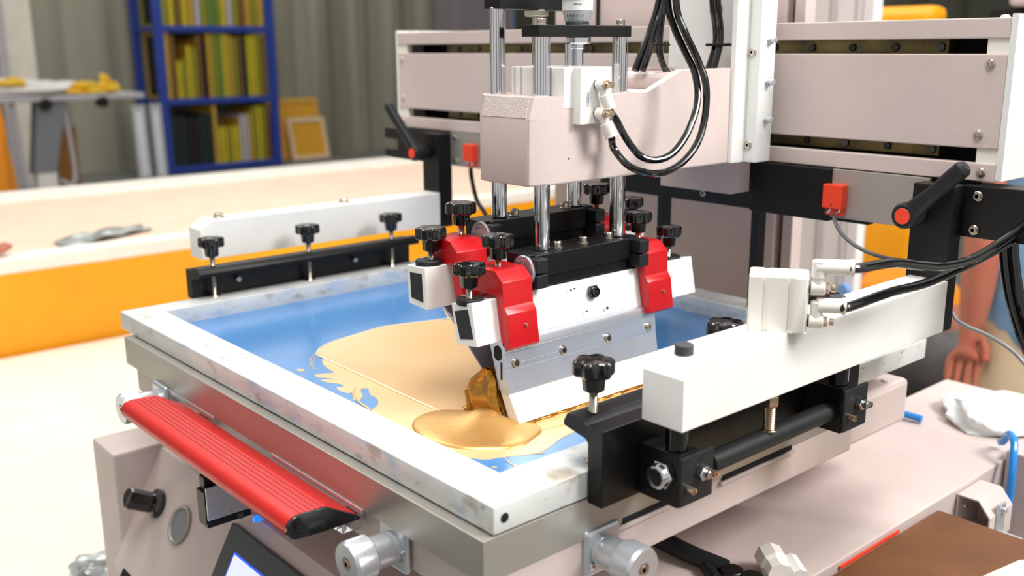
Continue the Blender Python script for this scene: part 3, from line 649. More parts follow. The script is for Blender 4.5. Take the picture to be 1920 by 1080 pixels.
# wet ink hanging in a curtain from the flood blade down to the pool
def lerp_tab(tab, z):
    for (z0, x0), (z1, x1) in zip(tab, tab[1:]):
        if z <= z0 and z >= z1: f = (z0-z)/(z0-z1); f = f*f*(3-2*f); return x0+(x1-x0)*f
    return tab[-1][1] if z < tab[-1][0] else tab[0][1]
LB = [(1.1340, -.2345), (1.1240, -.2450), (1.1120, -.2590), (1.0990, -.2655), (1.0890, -.2625), (1.0810, -.2580), (1.0742, -.2700)]
RB = [(1.1340, -.2220), (1.1200, -.2140), (1.1060, -.2110), (1.0920, -.2050), (1.0770, -.1965), (1.0742, -.1880)]
b = B()
def curtain(u, v):
    z = 1.0742+.0598*v; th = 2*math.pi*u; l = lerp_tab(LB, z); r = lerp_tab(RB, z); c = (l+r)/2; h = (r-l)/2
    fl = .011*math.exp(-16*v)
    th_ = .0052*(.55+.45*math.sin(math.pi*min(1, v+.15)))+.0012*math.sin(5*th)+fl
    cs = math.cos(th); sn_ = math.sin(th)
    return Vector((c+h*math.copysign(abs(cs)**.85, cs), .1815-.0012*math.sin(6*v)+th_*sn_, z))
b.grid(curtain, 64, 30)
b.tube([(-.2650, .1800, 1.0990), (-.2600, .1790, 1.0900), (-.2570, .1780, 1.0800), (-.2600, .1740, 1.0748)], lambda u: .0042+.002*u*u, 12, 8)
b.tube([(-.2630, .1820, 1.1010), (-.2570, .1815, 1.1120), (-.2430, .1815, 1.1240), (-.2330, .1820, 1.1320)], lambda u: .0036-.0015*u, 12, 8)
b.obj('ink_drip', 'gold_wet', gi, ang=80)
b = B()   # ink coat over the lower flood blade
b.prism([(-.2445, 1.1320), (-.2380, 1.1300), (-.2160, 1.1070), (-.1975, ZM+.001), (-.240, ZM+.001), (-.2420, 1.096)], 'y', .1845, .442, .0012)
b.obj('ink_coat', 'gold_wet', gi, ang=60)
b = B()
b.tube([(-.1790, .193, ZM+.0015)]+[(-.1775+.0012*math.sin(9*k), .193+.0135*k, ZM+.0018+.0006*math.sin(5*k)) for k in range(1, 20)], .0022, 8, 4)
b.obj('ink_bead', 'gold_wet', gi, ang=80)

# ---------------------------------------------------------------- squeegee (front) and flood bar (rear)
RX, FXR = -.317, -.238
BY0, BY1 = .150, .535
def red_clamp(parent, y0, y1, dx=0, dz=0, ksx=0):
    prof = [(-.262, 1.2525), (-.2165, 1.2525), (-.2034, 1.2405), (-.2012, 1.2125), (-.1955, 1.2045), (-.1900, 1.1665), (-.1945, 1.1625), (-.2040, 1.1660), (-.2060, 1.1715), (-.2150, 1.2235), (-.262, 1.2235)]
    b = B(); b.prism([(x+dx, z+dz) for x, z in prof], 'y', y0, y1, .0007); c = b.obj('clamp', 'red', parent, label='red anodised clamp block')
    b = B(); b.cyl((-.1955+dx+.0012, (y0+y1)/2+.004, 1.189+dz), (-.1915+dx+.0012, (y0+y1)/2+.004, 1.1895+dz), .0018, 12); b.obj('clamp_pin', 'bolt', c)
    return c
sq = thing('squeegee', (-.22, .34, 1.075), 'white squeegee bar with red clamps and aluminium blade holder standing in gold ink', 'squeegee')
bp = [(-.2534, 1.2140), (-.2164, 1.2205), (-.2070, 1.1713), (-.2440, 1.1665)]
b = B(); b.prism(bp, 'y', BY0, BY1, .0008); b.obj('bar', 'white', sq)
def inset_plate(poly, y, mg, parent, mt):
    c = Vector((sum(p[0] for p in poly)/4, sum(p[1] for p in poly)/4)); q = []
    for p in poly:
        d = Vector(p)-c; q.append((c.x+d.x-math.copysign(mg, d.x), c.y+d.y-math.copysign(mg*1.25, d.y)))
    b = B(); b.prism(q, 'y', y-.0006, y+.001); return b.obj('end_plate', mt, parent)
inset_plate(bp, BY0, .0065, sq, 'black_soft')
hl = [(-.2065, 1.1713), (-.2020, 1.1700), (-.1995, 1.1600), (-.2000, 1.1590), (-.1975, 1.1380), (-.1978, 1.1370), (-.1932, 1.1105), (-.1975, 1.1090), (-.2126, 1.1120), (-.2175, 1.1330), (-.2260, 1.1600), (-.2290, 1.1713)]
b = B(); b.prism(hl, 'y', .185, .4435, .0006); ho = b.obj('blade_holder', 'alu', sq)
b = B(); b.lathe([(0, 0), (.0068, 0), (.0068, .0008), (0, .0008)], (-.2125, .1855, 1.156), (0, -1, 0), 24, star=lambda th, j: 1+.35*abs(math.sin(th))); b.box(-.2075, -.2050, .1845, .1860, 1.125, 1.146); b.obj('end_slot', 'void', ho)
for y, zz in ((.1988, 1.1440), (.2747, 1.1440), (.3524, 1.1440), (.4285, 1.1440)):
    b = B(); b.cyl((-.2000, y, 1.1440), (-.1978, y, 1.1443), .0062, 24); socket_bolt(b, (-.1980, y, 1.1443), (1, 0, .12), .0046, .0032); b.obj('holder_bolt', 'bolt', ho)
b = B(); b.box(-.1990, -.1981, .186, .4425, 1.1440, 1.1443); b.obj('holder_line', 'alu', ho)
b = B(); b.prism([(-.2105, 1.1120), (-.1945, 1.1100), (-.1765, 1.0790), (-.1815, 1.0748), (-.1930, 1.0748)], 'y', .186, .4430, .0004); b.obj('blade', 'blade', sq)
red_clamp(sq, .185, .2300); red_clamp(sq, .4235, .4685)
for y, s_ in ((.1625, 1), (.508, 1)):
    b = B(); b.lathe([(0, 0), (.0155, 0), (.0160, .001), (.0160, .0065), (.0148, .0078), (0, .0078)], (-.2340, y, 1.2150), (0, 0, 1), 40); b.obj('lock_ring', 'black_soft', sq)
    b = B(); b.cyl((-.2440, y-.002, 1.2228), (-.2440, y-.002, 1.2236), .0035, 14); b.obj('ring_insert', 'alu', sq)
knob(sq, (-.2320, .1600, 1.2355), 1.0, 1.2220)
knob(sq, (-.2330, .2040, 1.2620), 1.0, 1.2460)
knob(sq, (-.2330, .4440, 1.2630), .95, 1.2460)
knob(sq, (-.2330, .5060, 1.2365), .95, 1.2220)
b = B(); b.hexa((-.2120, .338, 1.2040), (1, 0, .19), .0088, .006, 0); b.lathe([(0, 0), (.0058, 0), (.0055, .0030), (0, .004)], (-.2065, .338, 1.2050), (1, 0, .19), 20); b.obj('hex_bolt', 'black_gloss', sq)
b = B()
for y, z in ((.300, 1.2125), (.306, 1.2133), (.322, 1.183), (.358, 1.181)): b.cyl((-.2085+(1.20-z)*.19-.0005, y, z), (-.2075+(1.20-z)*.19+.0003, y, z), .0010+.0008*(y > .35), 10)
b.obj('ink_specks', 'mark', sq)
# rods and black carrying block of a head
def head(parent, xr, zb, y0=.246, y1=.412, rtop=1.511):
    dx = xr-FXR
    b = B(); b.box(-.262+dx, -.2160+dx, y0, y1, zb+.014, zb+.040, .0010); b.box(-.258+dx, -.2200+dx, y0+.001, y1-.001, zb, zb+.0145, .001); b.obj('carrier_block', 'black', parent)
    for y in (.277, .4085):
        b = B(); b.cyl((xr, y, zb+.040), (xr, y, rtop+.002), .0098, 40); b.obj('guide_rod', 'chrome', parent)
    for y in (.2990, .3430, .3880):
        b = B(); b.cyl((xr+.004, y, zb+.040), (xr+.004, y, zb+.0415), .0072, 24); socket_bolt(b, (xr+.004, y, zb+.0415), (0, 0, 1), .0056, .0072); b.obj('cap_screw', 'bolt', parent)
    for y in (y0-.007, y1+.004):
        for z0 in (zb+.003, zb+.0215):
            b = B(); b.box(-.2205+dx, -.2020+dx, y-.002, y+.0155, z0, z0+.0165, .0012); b.obj('clamp_jaw', 'black_soft', parent)
        b = B(); b.box(-.258+dx, -.2205+dx, y-.001, y+.012, zb-.002, zb+.041, .0012); b.obj('end_bracket', 'black', parent)
    c = Vector((-.2235+dx, y0-.0125, zb+.0225))
    b = B(); b.cyl(c, c+Vector((0, .004, 0)), .0185, 48); dl = b.obj('angle_dial', 'alu', parent, label='round aluminium dial with engraved scale')
    b = B()
    for k in range(19):
        th = math.radians(40+k*6.5); r0, r1 = (.0135, .0175) if k % 3 == 0 else (.0152, .0175)
        m = Vector((math.cos(th), 0, math.sin(th))); q = c+m*(r0+r1)/2+Vector((0, -.0001, 0))
        b.box(q.x-.0002, q.x+.0002, q.y-.0001, q.y+.0001, q.z-(r1-r0)/2, q.z+(r1-r0)/2, 0, Matrix.Rotation(math.pi/2-th, 3, 'Y'))
    for k, ch_ in enumerate('20102'):
        th = math.radians(56+k*18)
        b.text(ch_, .0042, Matrix.Translation(c+Vector((math.cos(th)*.0112, -.0002, math.sin(th)*.0112))) @ Matrix.Rotation(math.pi/2, 4, 'X'), .0001)
    b.obj('dial_scale', 'mark', dl)
hf = thing('squeegee_lift', (FXR, .34, 1.222), 'front pair of chrome guide rods on a black block carrying the squeegee', 'guide rods', 'chrome rod lifts under the pink arm')
head(hf, FXR, 1.2215)
b = B(); b.prism([(-.2520, .2580), (-.2220, .2580), (-.2220, .4110), (-.2520, .4110)], 'z', 1.5110, 1.5240, .0008); b.obj('top_plate', 'black', hf)
for y in (.277, .4085):
    b = B(); b.cyl((FXR, y, 1.524), (FXR, y, 1.5255), .007); socket_bolt(b, (FXR, y, 1.5255), (0, 0, 1), .0055, .0065); b.obj('plate_screw', 'bolt', hf)
b = B(); b.hexa((FXR, .336, 1.5110), (0, 0, -1), .0155, .008); b.obj('lock_nut', 'chrome', hf)
b = B(); b.cyl((FXR, .336, 1.503), (FXR, .336, 1.497), .008, 6); b.cyl((FXR, .336, 1.499), (FXR, .336, 1.478), .0062, 6); b.cyl((FXR-.006, .326, 1.503), (FXR-.006, .326, 1.475), .0048, 20); b.obj('coupling', 'chrome', hf)
rf = thing('flood_bar_lift', (RX, .34, 1.25), 'rear pair of chrome guide rods on a black block carrying the flood bar', 'guide rods', 'chrome rod lifts under the pink arm')
head(rf, RX, 1.2515, rtop=1.545)
b = B(); b.prism([(-.3310, .2680), (-.3010, .2680), (-.3010, .3980), (-.3310, .3980)], 'z', 1.5440, 1.5700, .0008); b.obj('top_plate', 'black', rf)
b = B(); b.hexa((RX+.005, .336, 1.544), (0, 0, -1), .0150, .008); b.cyl((RX+.005, .336, 1.536), (RX+.005, .336, 1.478), .0055, 20); b.obj('lock_nut', 'bolt', rf)
fb = thing('flood_bar', (-.32, .34, 1.08), 'white flood bar with red clamps, behind the squeegee', 'flood bar')
rp_ = [(-.3340, 1.2450), (-.3035, 1.2468), (-.3020, 1.1960), (-.3400, 1.1990)]
rp_ = [(-.3400, 1.2455), (-.3035, 1.2468), (-.3015, 1.1960), (-.3385, 1.1985)]
b = B(); b.prism(rp_, 'y', BY0, BY1, .0008); b.obj('bar', 'white', fb); inset_plate(rp_, BY0, .0065, fb, 'black_soft')
b = B(); b.prism([(-.3200, 1.2000), (-.3120, 1.1920), (-.2385, 1.1290), (-.1990, 1.0790), (-.2005, 1.0780), (-.2405, 1.1280), (-.3140, 1.1900), (-.3260, 1.1980)], 'y', .1850, .4530, .0003); b.obj('flood_blade', 'purple_steel', fb)
red_clamp(fb, .182, .2270, -.0790, .0235); red_clamp(fb, .4280, .4730, -.0790, .0235)
for y in (.1680, .523):
    b = B(); b.lathe([(0, 0), (.0155, 0), (.0160, .001), (.0160, .0065), (.0148, .0078), (0, .0078)], (-.3200, y, 1.2450), (0, 0, 1), 40); b.obj('lock_ring', 'black_soft', fb)
    b = B(); b.cyl((-.330, y-.002, 1.2528), (-.330, y-.002, 1.2536), .0035, 14); b.obj('ring_insert', 'alu', fb)
knob(fb, (-.3200, .1720, 1.2630), 1.0, 1.2520)
knob(fb, (-.3220, .2200, 1.2880), 1.0, 1.2740)
knob(fb, (-.3220, .4560, 1.2890), 1.0, 1.2740)
knob(fb, (-.3200, .5250, 1.2640), .95, 1.2520)

# micrometer head
mc = thing('micrometer_dial', (FXR, .334, 1.524), 'silver micrometer dial with engraved numbers on the front top plate', 'dial')
b = B(); b.lathe([(0, 0), (.0140, 0), (.0142, .001), (.0178, .0165), (.0178, .0166)], (FXR, .334, 1.5240), (0, 0, 1), 64); b.obj('scale_cone', 'alu', mc)
b = B(); b.lathe([(0, 0), (.0178, 0), (.0182, .0003), (.0182, .0130), (.0196, .0135), (.0196, .045), (0, .046)], (FXR, .334, 1.5406), (0, 0, 1), 64); b.obj('thimble', 'plate_white', mc)
b = B(); view = math.atan2(-.52-.334, .63+.238)
for k in range(-14, 15):
    th = view+k*.075; zl = .0055 if k % 5 else .0080
    for z0, r0 in ((.0008, .01435),):
        a_ = Vector((math.cos(th), math.sin(th), 0)); zc = 1.5248+zl/2; rr = .0142+(zl/2)*.23+.0001
        b.box(FXR+a_.x*rr-.0002, FXR+a_.x*rr+.0002, .334+a_.y*rr-.0002, .334+a_.y*rr+.0002, zc-zl/2, zc+zl/2, 0, Matrix.Rotation(0, 3, 'Z'))
for k, s_ in ((-10, '6'), (-5, '0.8'), (0, '0'), (5, '2')):
    th = view+k*.075; rr = .0142+.0115*.23+.0002; a_ = Vector((math.cos(th), math.sin(th), 0))
    MT = Matrix.Translation((FXR+a_.x*rr, .334+a_.y*rr, 1.5352)) @ Matrix.Rotation(th+math.pi/2, 4, 'Z') @ Matrix.Rotation(math.pi/2-.22, 4, 'X')
    b.text(s_, .0050, MT, .0001)
MT = Matrix.Translation((FXR+math.cos(view)*.0183, .334+math.sin(view)*.0183, 1.5480)) @ Matrix.Rotation(view+math.pi/2, 4, 'Z') @ Matrix.Rotation(math.pi/2, 4, 'X')
b.text('0.001mm', .0028, MT, .0001); b.obj('engraving', 'mark', mc)

# ---------------------------------------------------------------- pink carriage arm
ca = thing('print_head', (-.28, .45, 1.343), 'pale pink cast arm reaching forward from the gantry over the screen', 'arm')
plan = [(-.2105, .2675), (-.2170, .2385), (-.2220, .2365), (-.3000, .2365), (-.3070, .2395), (-.345, .275), (-.345, .625), (-.2105, .625)]
b = B(); b.prism(plan, 'z', 1.3430, 1.4220, .0022)
t = bmesh.new(); lo = [t.verts.new((x, y, 1.4200)) for x, y in plan]
hi = [t.verts.new((x, y if y > .26 else y+.007, 1.4440)) for x, y in plan]
t.faces.new(hi); t.faces.new(lo[::-1]); n = len(plan)
for k in range(n): t.faces.new((lo[k], lo[(k+1) % n], hi[(k+1) % n], hi[k]))
bmesh.ops.recalc_face_normals(t, faces=t.faces); b._merge(t); b.obj('casting', 'pink', ca)
b = B(); t = bmesh.new()
V0 = [(-.2990, .2362, 1.4212), (-.2215, .2362, 1.4212), (-.2215, .2430, 1.4439), (-.2990, .2430, 1.4439)]
t.faces.new([t.verts.new(v) for v in V0]); ex = bmesh.ops.extrude_face_region(t, geom=t.faces[:]); bmesh.ops.translate(t, verts=[v for v in ex['geom'] if isinstance(v, bmesh.types.BMVert)], vec=(0, .004, 0)); bmesh.ops.recalc_face_normals(t, faces=t.faces)
b._merge(t); b.obj('textured_bevel', 'pink_rough', ca, label='glossy hammered paint bevel along the nose of the arm')
ck = [(.4225, 1.440), (.625, 1.440), (.625, 1.4705), (.4955, 1.4705), (.4300, 1.4445)]
b = B(); b.prism(ck, 'x', -.2220, -.2107, .0008); b.obj('cheek', 'pink', ca)
b = B(); b.prism(ck, 'x', -.3450, -.3330, .0008); b.obj('cheek', 'pink', ca)
b = B(); b.box(-.332, -.223, .500, .560, 1.438, 1.4665, .012, seg=4); b.obj('inner_boss', 'pink', ca)
b = B(); b.cyl((-.2108, .2950, 1.3720), (-.2102, .2950, 1.3720), .0013, 12); b.obj('pin_hole', 'void', ca)
b = B(); b.box(-.37, -.2385, .645, .690, 1.2920, 1.3430, .001); b.obj('underside_block', 'pink', ca)
# white carriage plates
cg = thing('carriage_plate', (-.27, .64, 1.343), 'tall white carriage plates with screws joining the pink arm to the gantry', 'carriage')
b = B(); b.box(-.345, -.2050, .626, .640, 1.3430, 2.05, .0008); b.obj('back_plate', 'plate_white', cg)
b = B(); b.box(-.2125, -.2045, .598, .627, 1.3430, 2.05, .0008); b.obj('edge_strip', 'white', cg)
b = B(); b.box(-.2050, -.1870, .6270, .6620, 1.3430, 2.05, .0008); b.obj('side_block', 'plate_white', cg)
b = B(); b.cyl((-.262, .6262, 1.548), (-.262, .6250, 1.548), .0105, 32, 0); b.cyl((-.284, .6262, 1.450+.02), (-.284, .6250, 1.47), .0016, 12, 0); b.obj('plate_hole', 'void', cg)
for z in (1.491, 1.3665):
    b = B(); b.cyl((-.1990, .6275, z), (-.1990, .6255, z), .0062); socket_bolt(b, (-.1990, .6258, z), (0, -1, 0), .0045, .0015); b.obj('side_screw', 'bolt', cg)
for z in (1.507, 1.4515, 1.401):
    b = B(); b.cyl((-.1875, .648, z), (-.1835, .648, z), .0062, 6); b.cyl((-.1840, .648, z), (-.1770, .648, z), .0042, 18); b.obj('set_screw', 'alu', cg)

# white air cylinder in the arm
def fitting(parent, p, axis, hose_dir, s=1.0):
    """speed controller: white body, brass screw, push-in hose socket"""
    p = Vector(p); a = Vector(axis).normalized(); h = Vector(hose_dir).normalized()
    b = B(); b.cyl(p, p+a*.002*s, .0062*s); b.obj('seal', 'black', parent)
    b = B(); b.cyl(p+a*.002*s, p+a*.014*s, .0072*s, 28); b.cyl(p+a*.008*s, p+a*.008*s+h*.014*s, .0060*s, 24)
    b.cyl(p+a*.008*s+h*.013*s, p+a*.008*s+h*.029*s, .0078*s, 28); b.lathe([(0, 0), (.0072*s, 0), (.0084*s, .001*s), (.0084*s, .003*s), (0, .004*s)], p+a*.008*s+h*.0285*s, h, 28); f = b.obj('fitting', 'warm_white', parent)
    b = B(); b.hexa(p+a*.014*s, a, .0056*s, .004*s); b.thread(p+a*.018*s, p+a*.021*s, .0032*s); b.cyl(p+a*.021*s, p+a*.0265*s, .0040*s, 20); b.obj('needle_screw', 'bolt_warm', f)
    return p+a*.008*s+h*.032*s
ac = thing('air_cylinder', (-.25, .32, 1.40), 'white air cylinder with hose fittings set into the pink arm', 'air cylinder')
b = B(); b.box(-.303, -.2100, .286, .352, 1.4300, 1.4770, .0012); b.box(-.303, -.30, .30, .34, 1.43, 1.470)
for y in (.0,): pass
b.box(-.2120, -.1985, .3010, .3530, 1.4115, 1.4770, .0010); b.obj('cylinder_body', 'white', ac)
b = B()
for x in (-.296, -.284, -.262, -.246, -.232): b.box(x-.0012, x+.0012, .2855, .2875, 1.4440, 1.4765)
b.obj('cylinder_grooves', 'scr_pale grey', ac)
MT = Matrix.Translation((-.1984, .3130, 1.4400)) @ Matrix(((0, 0, 1, 0), (1, 0, 0, 0), (0, 1, 0, 0), (0, 0, 0, 1))) @ Matrix.Rotation(-math.pi/2, 4, 'Z')
b = B(); b.text('CQ2B32', .0048, MT, .0001); b.obj('type_marking', 'mark_blue', ac)
b = B(); b.hexa((-.303, .30, 1.461), (-1, 0, 0), .004, .004); b.cyl((-.307, .30, 1.461), (-.314, .30, 1.461), .0028, 16); b.obj('side_screw', 'bolt', ac)
e1 = fitting(ac, (-.1985, .3280, 1.4570), (1, 0, 0), (.25, .25, -1), .95)
e2 = fitting(ac, (-.1985, .3280, 1.4240), (1, 0, 0), (.3, .35, -1), .95)
print('FIT', e1, e2)

# ---------------------------------------------------------------- gantry
gt = thing('gantry_beam', (-.5, .8, 1.337), 'long pale pink gantry beam crossing behind the screen with dark rail slots', 'gantry')
GX0, GX1 = -1.144, .107
b = B(); b.box(GX0, GX1, .700, .716, 1.5060, 1.5300, .0015); b.box(GX0, GX1, .702, .90, 1.5240, 1.5298, .0010); b.obj('top_band', 'pink', gt)
b = B(); b.box(GX0, GX1, .700, .716, 1.3765, 1.4885, .0015); b.obj('middle_panel', 'pink', gt)
b = B(); b.box(GX0, GX1, .700, .716, 1.3370, 1.3590, .0015); b.box(GX0, GX1, .702, .90, 1.3380, 1.3440, .001); b.obj('bottom_band', 'pink', gt)
b = B(); b.box(GX0+.01, GX1-.005, .760, .90, 1.3440, 1.5240); b.obj('inner_core', 'void', gt)
b = B(); b.box(GX0+.12, GX1-.09, .738, .760, 1.4860, 1.5070, .001); b.box(GX0+.12, GX1-.09, .738, .760, 1.3590, 1.3780, .001); b.obj('guide_rail', 'olive_rail', gt)
for k in range(17):
    x = GX0+.16+k*.062
    for z in (1.4965, 1.3680):
        b = B(); b.cyl((x, .7385, z), (x, .7350, z), .0052, 20); b.obj('rail_screw', 'black_gloss', gt)
b = B()
for z0, z1 in ((1.4885, 1.5060), (1.3590, 1.3765)): b.box(GX0, GX0+.028, .703, .716, z0, z1); b.box(GX1-.026, GX1, .703, .716, z0, z1)
b.obj('end_spacer', 'warm_white', gt)
b = B(); b.box(GX1, GX1+.008, .7005, .92, 1.3385, 1.5340, .001); b.box(GX0-.008, GX0, .7005, .92, 1.3385, 1.5340, .001); b.obj('end_plate', 'plate_white', gt)
for x, z in ((.088, 1.4765), (.082, 1.3930), (.090, 1.3480), (GX0+.014, 1.476), (GX0+.014, 1.398), (GX0+.014, 1.350)):
    b = B(); b.lathe([(0, 0), (.0060, 0), (.0060, .0012), (.0045, .0030), (.0024, .0032), (.0022, .0012), (0, .0012)], (x, .7000, z), (0, -1, 0), 24); b.obj('panel_screw', 'bolt' if x > 0 else 'pink', gt)
for x, y in ((.096, .708), (.112, .722), (GX0+.02, .72), (GX0+.06, .72)):
    b = B(); b.lathe([(0, 0), (.006, 0), (.0045, .0028), (0, .0035)], (x, y, 1.530), (0, 0, 1), 20); b.obj('top_screw', 'pink', gt)
# black support bar with arm posts
sb = thing('support_bar', (-.45, .70, 1.269), 'black bar running below the gantry that carries both clamp arms', 'support bar')
b = B(); b.box(.076, .42, .690, .730, 1.2690, 1.3330, .0015); b.box(-.2370, -.1070, .690, .730, 1.2640, 1.3360, .0015); b.box(-.92, .08, .712, .730, 1.300, 1.3360, .0010); b.box(-.96, -.237, .74, .75, 1.285, 1.335); b.obj('bar', 'black', sb)
b = B(); b.box(-1.19, -.962, .690, .730, 1.3100, 1.3330, .001); b.box(-1.19, -.962, .690, .730, 1.2700, 1.2880, .001); b.box(-1.145, -.962, .692, .728, 1.2870, 1.3110, .001); b.obj('bar_end', 'black', sb)
b = B(); b.box(-.1070, .030, .694, .700, 1.2700, 1.3360, .0006); b.obj('cover_plate', 'steel', sb, label='brushed steel cover plate')
b = B(); b.box(-.962, -.865, .694, .700, 1.2700, 1.3360, .0006); b.obj('cover_plate', 'steel', sb, label='brushed steel cover plate')
for x, z in ((.0945, 1.3205), (.0935, 1.2790)):
    b = B(); b.cyl((x, .6905, z), (x, .6870, z), .0062); socket_bolt(b, (x, .6872, z), (0, -1, 0), .0050, .0020); b.obj('bar_screw', 'bolt', sb)
for x, z in ((-.945, 1.325), (-.945, 1.280)):
    b = B(); b.cyl((x, .6945, z), (x, .6900, z), .005); b.obj('bar_screw', 'bolt', sb)

def lever(x, y, z, tip, label):
    root = thing('clamp_lever', (x, y, z), label, 'lever', 'black clamping levers')
    b = B(); c = Vector((x, y, z)); e = Vector((tip[0], y, tip[1])); d = (e-c).normalized(); nrm = Vector((0, 1, 0)).cross(d).normalized()
    b.lathe([(0, 0), (.0125, 0), (.0145, .006), (.0165, .024), (.0160, .034), (.0135, .0375), (0, .0375)], (x, y+.0365, z), (0, -1, 0), 36)
    L = (e-c).length; t = bmesh.new(); rings = []
    for f_, w_, th, oy in ((0, .0135, .0105, .010), (.15, .0115, .0100, .009), (.45, .0088, .0082, .004), (.8, .0098, .0085, -.002), (.95, .0098, .0082, -.004), (1.0, .006, .005, -.004)):
        p = c+d*L*f_+Vector((0, oy, 0)); ring = []
        for k in range(16):
            a = 2*math.pi*k/16; cs, sn_ = math.cos(a), math.sin(a); ring.append(t.verts.new(p+nrm*w_*math.copysign(abs(cs)**.6, cs)+Vector((0, 1, 0))*th*math.copysign(abs(sn_)**.6, sn_)))
        rings.append(ring)
    for u, v in zip(rings, rings[1:]):
        for k in range(16): t.faces.new((u[k], u[(k+1) % 16], v[(k+1) % 16], v[k]))
    t.faces.new(rings[0]); t.faces.new(rings[-1]); bmesh.ops.recalc_face_normals(t, faces=t.faces); b._merge(t); b.obj('lever_body', 'black_soft', root)
    b = B(); b.cyl((x, y, z), (x, y-.0022, z), .0098, 32); b.obj('orange_cap', 'orange_red', root)
lever(.0345, .6250, 1.2960, (.108, 1.3640), 'black clamping lever with orange cap on the right post, pointing up to the right')
lever(-.9970, .6250, 1.2960, (-1.072, 1.3900), 'black clamping lever with orange cap on the left post, pointing up to the left')
def sensor(x0, x1, z0, z1, label):
    root = thing('limit_sensor', ((x0+x1)/2, .68, z0), label, 'sensor', 'small red sensors under the gantry')
    b = B(); b.box(x0, x1, .6800, .6940, z0+.010, z1, .0012); b.box(x0+.0015, x1-.0015, .6860, .6940, z0, z0+.011, .001); b.obj('sensor_body', 'orange_red', root)
    for x in (x0+.0075, x1-.0075):
        b = B(); b.lathe([(0, 0), (.0042, 0), (.0040, .002), (.0025, .0033), (0, .0035)], (x, .6862, z0+.007), (0, -1, 0), 20); b.obj('sensor_screw', 'chrome', root)
    b = B(); b.cyl(((x0+x1)/2, .6802, z1-.027), ((x0+x1)/2, .6795, z1-.027), .0012, 12); b.obj('led', 'mark', root)
sensor(-.1115, -.0820, 1.2740, 1.3165, 'red sensor block with two screws on the steel plate below the gantry at right')
sensor(-.9050, -.8750, 1.2740, 1.3165, 'red sensor block below the gantry at left, partly behind the pink arm')

# ---------------------------------------------------------------- clamp arms and screen clamps
def mirror(o): pass
def arm(xa0, xa1, right):
    side = 'right' if right else 'left'
    root = thing('clamp_beam', ((xa0+xa1)/2, .4, 1.152), 'long white clamp arm on the near right side, air cylinder standing on it' if right else 'long white clamp arm on the far left side above the left screen clamp', 'arm')
    b = B(); b.prism([(.160, 1.1520), (.662, 1.1520), (.662, 1.2170), (.1805, 1.2170), (.160, 1.2030)], 'x', xa0, xa1, .0010); b.obj('arm_beam', 'white', root)
    return root
ra = arm(.031, .0810, True); la = arm(-1.006, -.9585, False)
b = B(); b.box(.0255, .0780, .6620, .6900, 1.1500, 1.3330, .0012); b.obj('post', 'black', ra)
b = B(); b.box(-1.0135, -.9610, .6620, .6960, 1.146, 1.3330, .0012); b.obj('post', 'black', la)
for x, y in ((.0565, .1890), (.0520, .4600)):
    b = B(); b.cyl((x, y, 1.217), (x, y, 1.2270), .0092, 32, .0008); b.obj('rubber_plug', 'rubber', ra)
for y in (.205, .455):
    b = B(); b.cyl((-.982, y, 1.217), (-.982, y, 1.2195), .010, 28); b.hexa((-.982, y, 1.2195), (0, 0, 1), .0078, .0055, .003); b.obj('arm_bolt', 'bolt', la)

def screen_clamp(mx, label):
    """clamp bar gripping the frame edge; mx maps an x measured from the right hand frame edge"""
    sgn = 1 if mx(1) > mx(0) else -1
    root = thing('screen_clamp', (mx(.01), .35, 1.066), label, 'clamp', 'screen clamps')
    Y0_, Y1_ = (.117, .575) if sgn > 0 else (.120, .556)
    prof = [(-.0320, 1.1440), (-.0320, 1.1390), (-.0015, 1.1330), (.0015, 1.1290), (.0022, 1.0680), (.0215, 1.0680), (.0220, 1.1470), (.0, 1.1470), (-.0060, 1.1515), (-.0180, 1.1530), (-.0270, 1.1530)]
    if not mx(1) > mx(0): prof = [(-.0320, 1.1440), (-.0320, 1.1390), (-.0015, 1.1330), (.0015, 1.1290), (.0022, 1.0980), (.0215, 1.0980), (.0220, 1.1470), (.0, 1.1470), (-.0060, 1.1515), (-.0180, 1.1530), (-.0270, 1.1530)]
    b = B(); b.prism([(mx(x), z) for x, z in prof], 'y', Y0_, Y1_, .0009); b.obj('clamp_bar', 'black', root)
    for y in ((.140, .345, .540) if sgn > 0 else (.152, .330, .505)):
        kx = mx(-.014); k = knob(root, (kx, y, 1.1740 if sgn > 0 else 1.1690), 1.12 if sgn > 0 else 1.12, 1.151)
        b = B(); b.thread((kx, y, 1.104), (kx, y, 1.142), .0042); b.lathe([(0, 0), (.0085, 0), (.0090, .0015), (.0070, .004), (0, .0045)], (kx, y, 1.1002), (0, 0, 1), 24); b.obj('foot', 'bolt', k)
    return root
rcl = screen_clamp(lambda x: x, 'black clamp bar with star knobs gripping the right edge of the screen frame')
lcl = screen_clamp(lambda x: -.916-x, 'black clamp bar with three star knobs on the far left edge of the screen frame')
for y in (.20, .43):
    b = B(); b.cyl((-.9165+.003, y, 1.1215), (-.9165+.008, y, 1.1215), .0045, 16); b.obj('bar_screw', 'bolt', lcl)
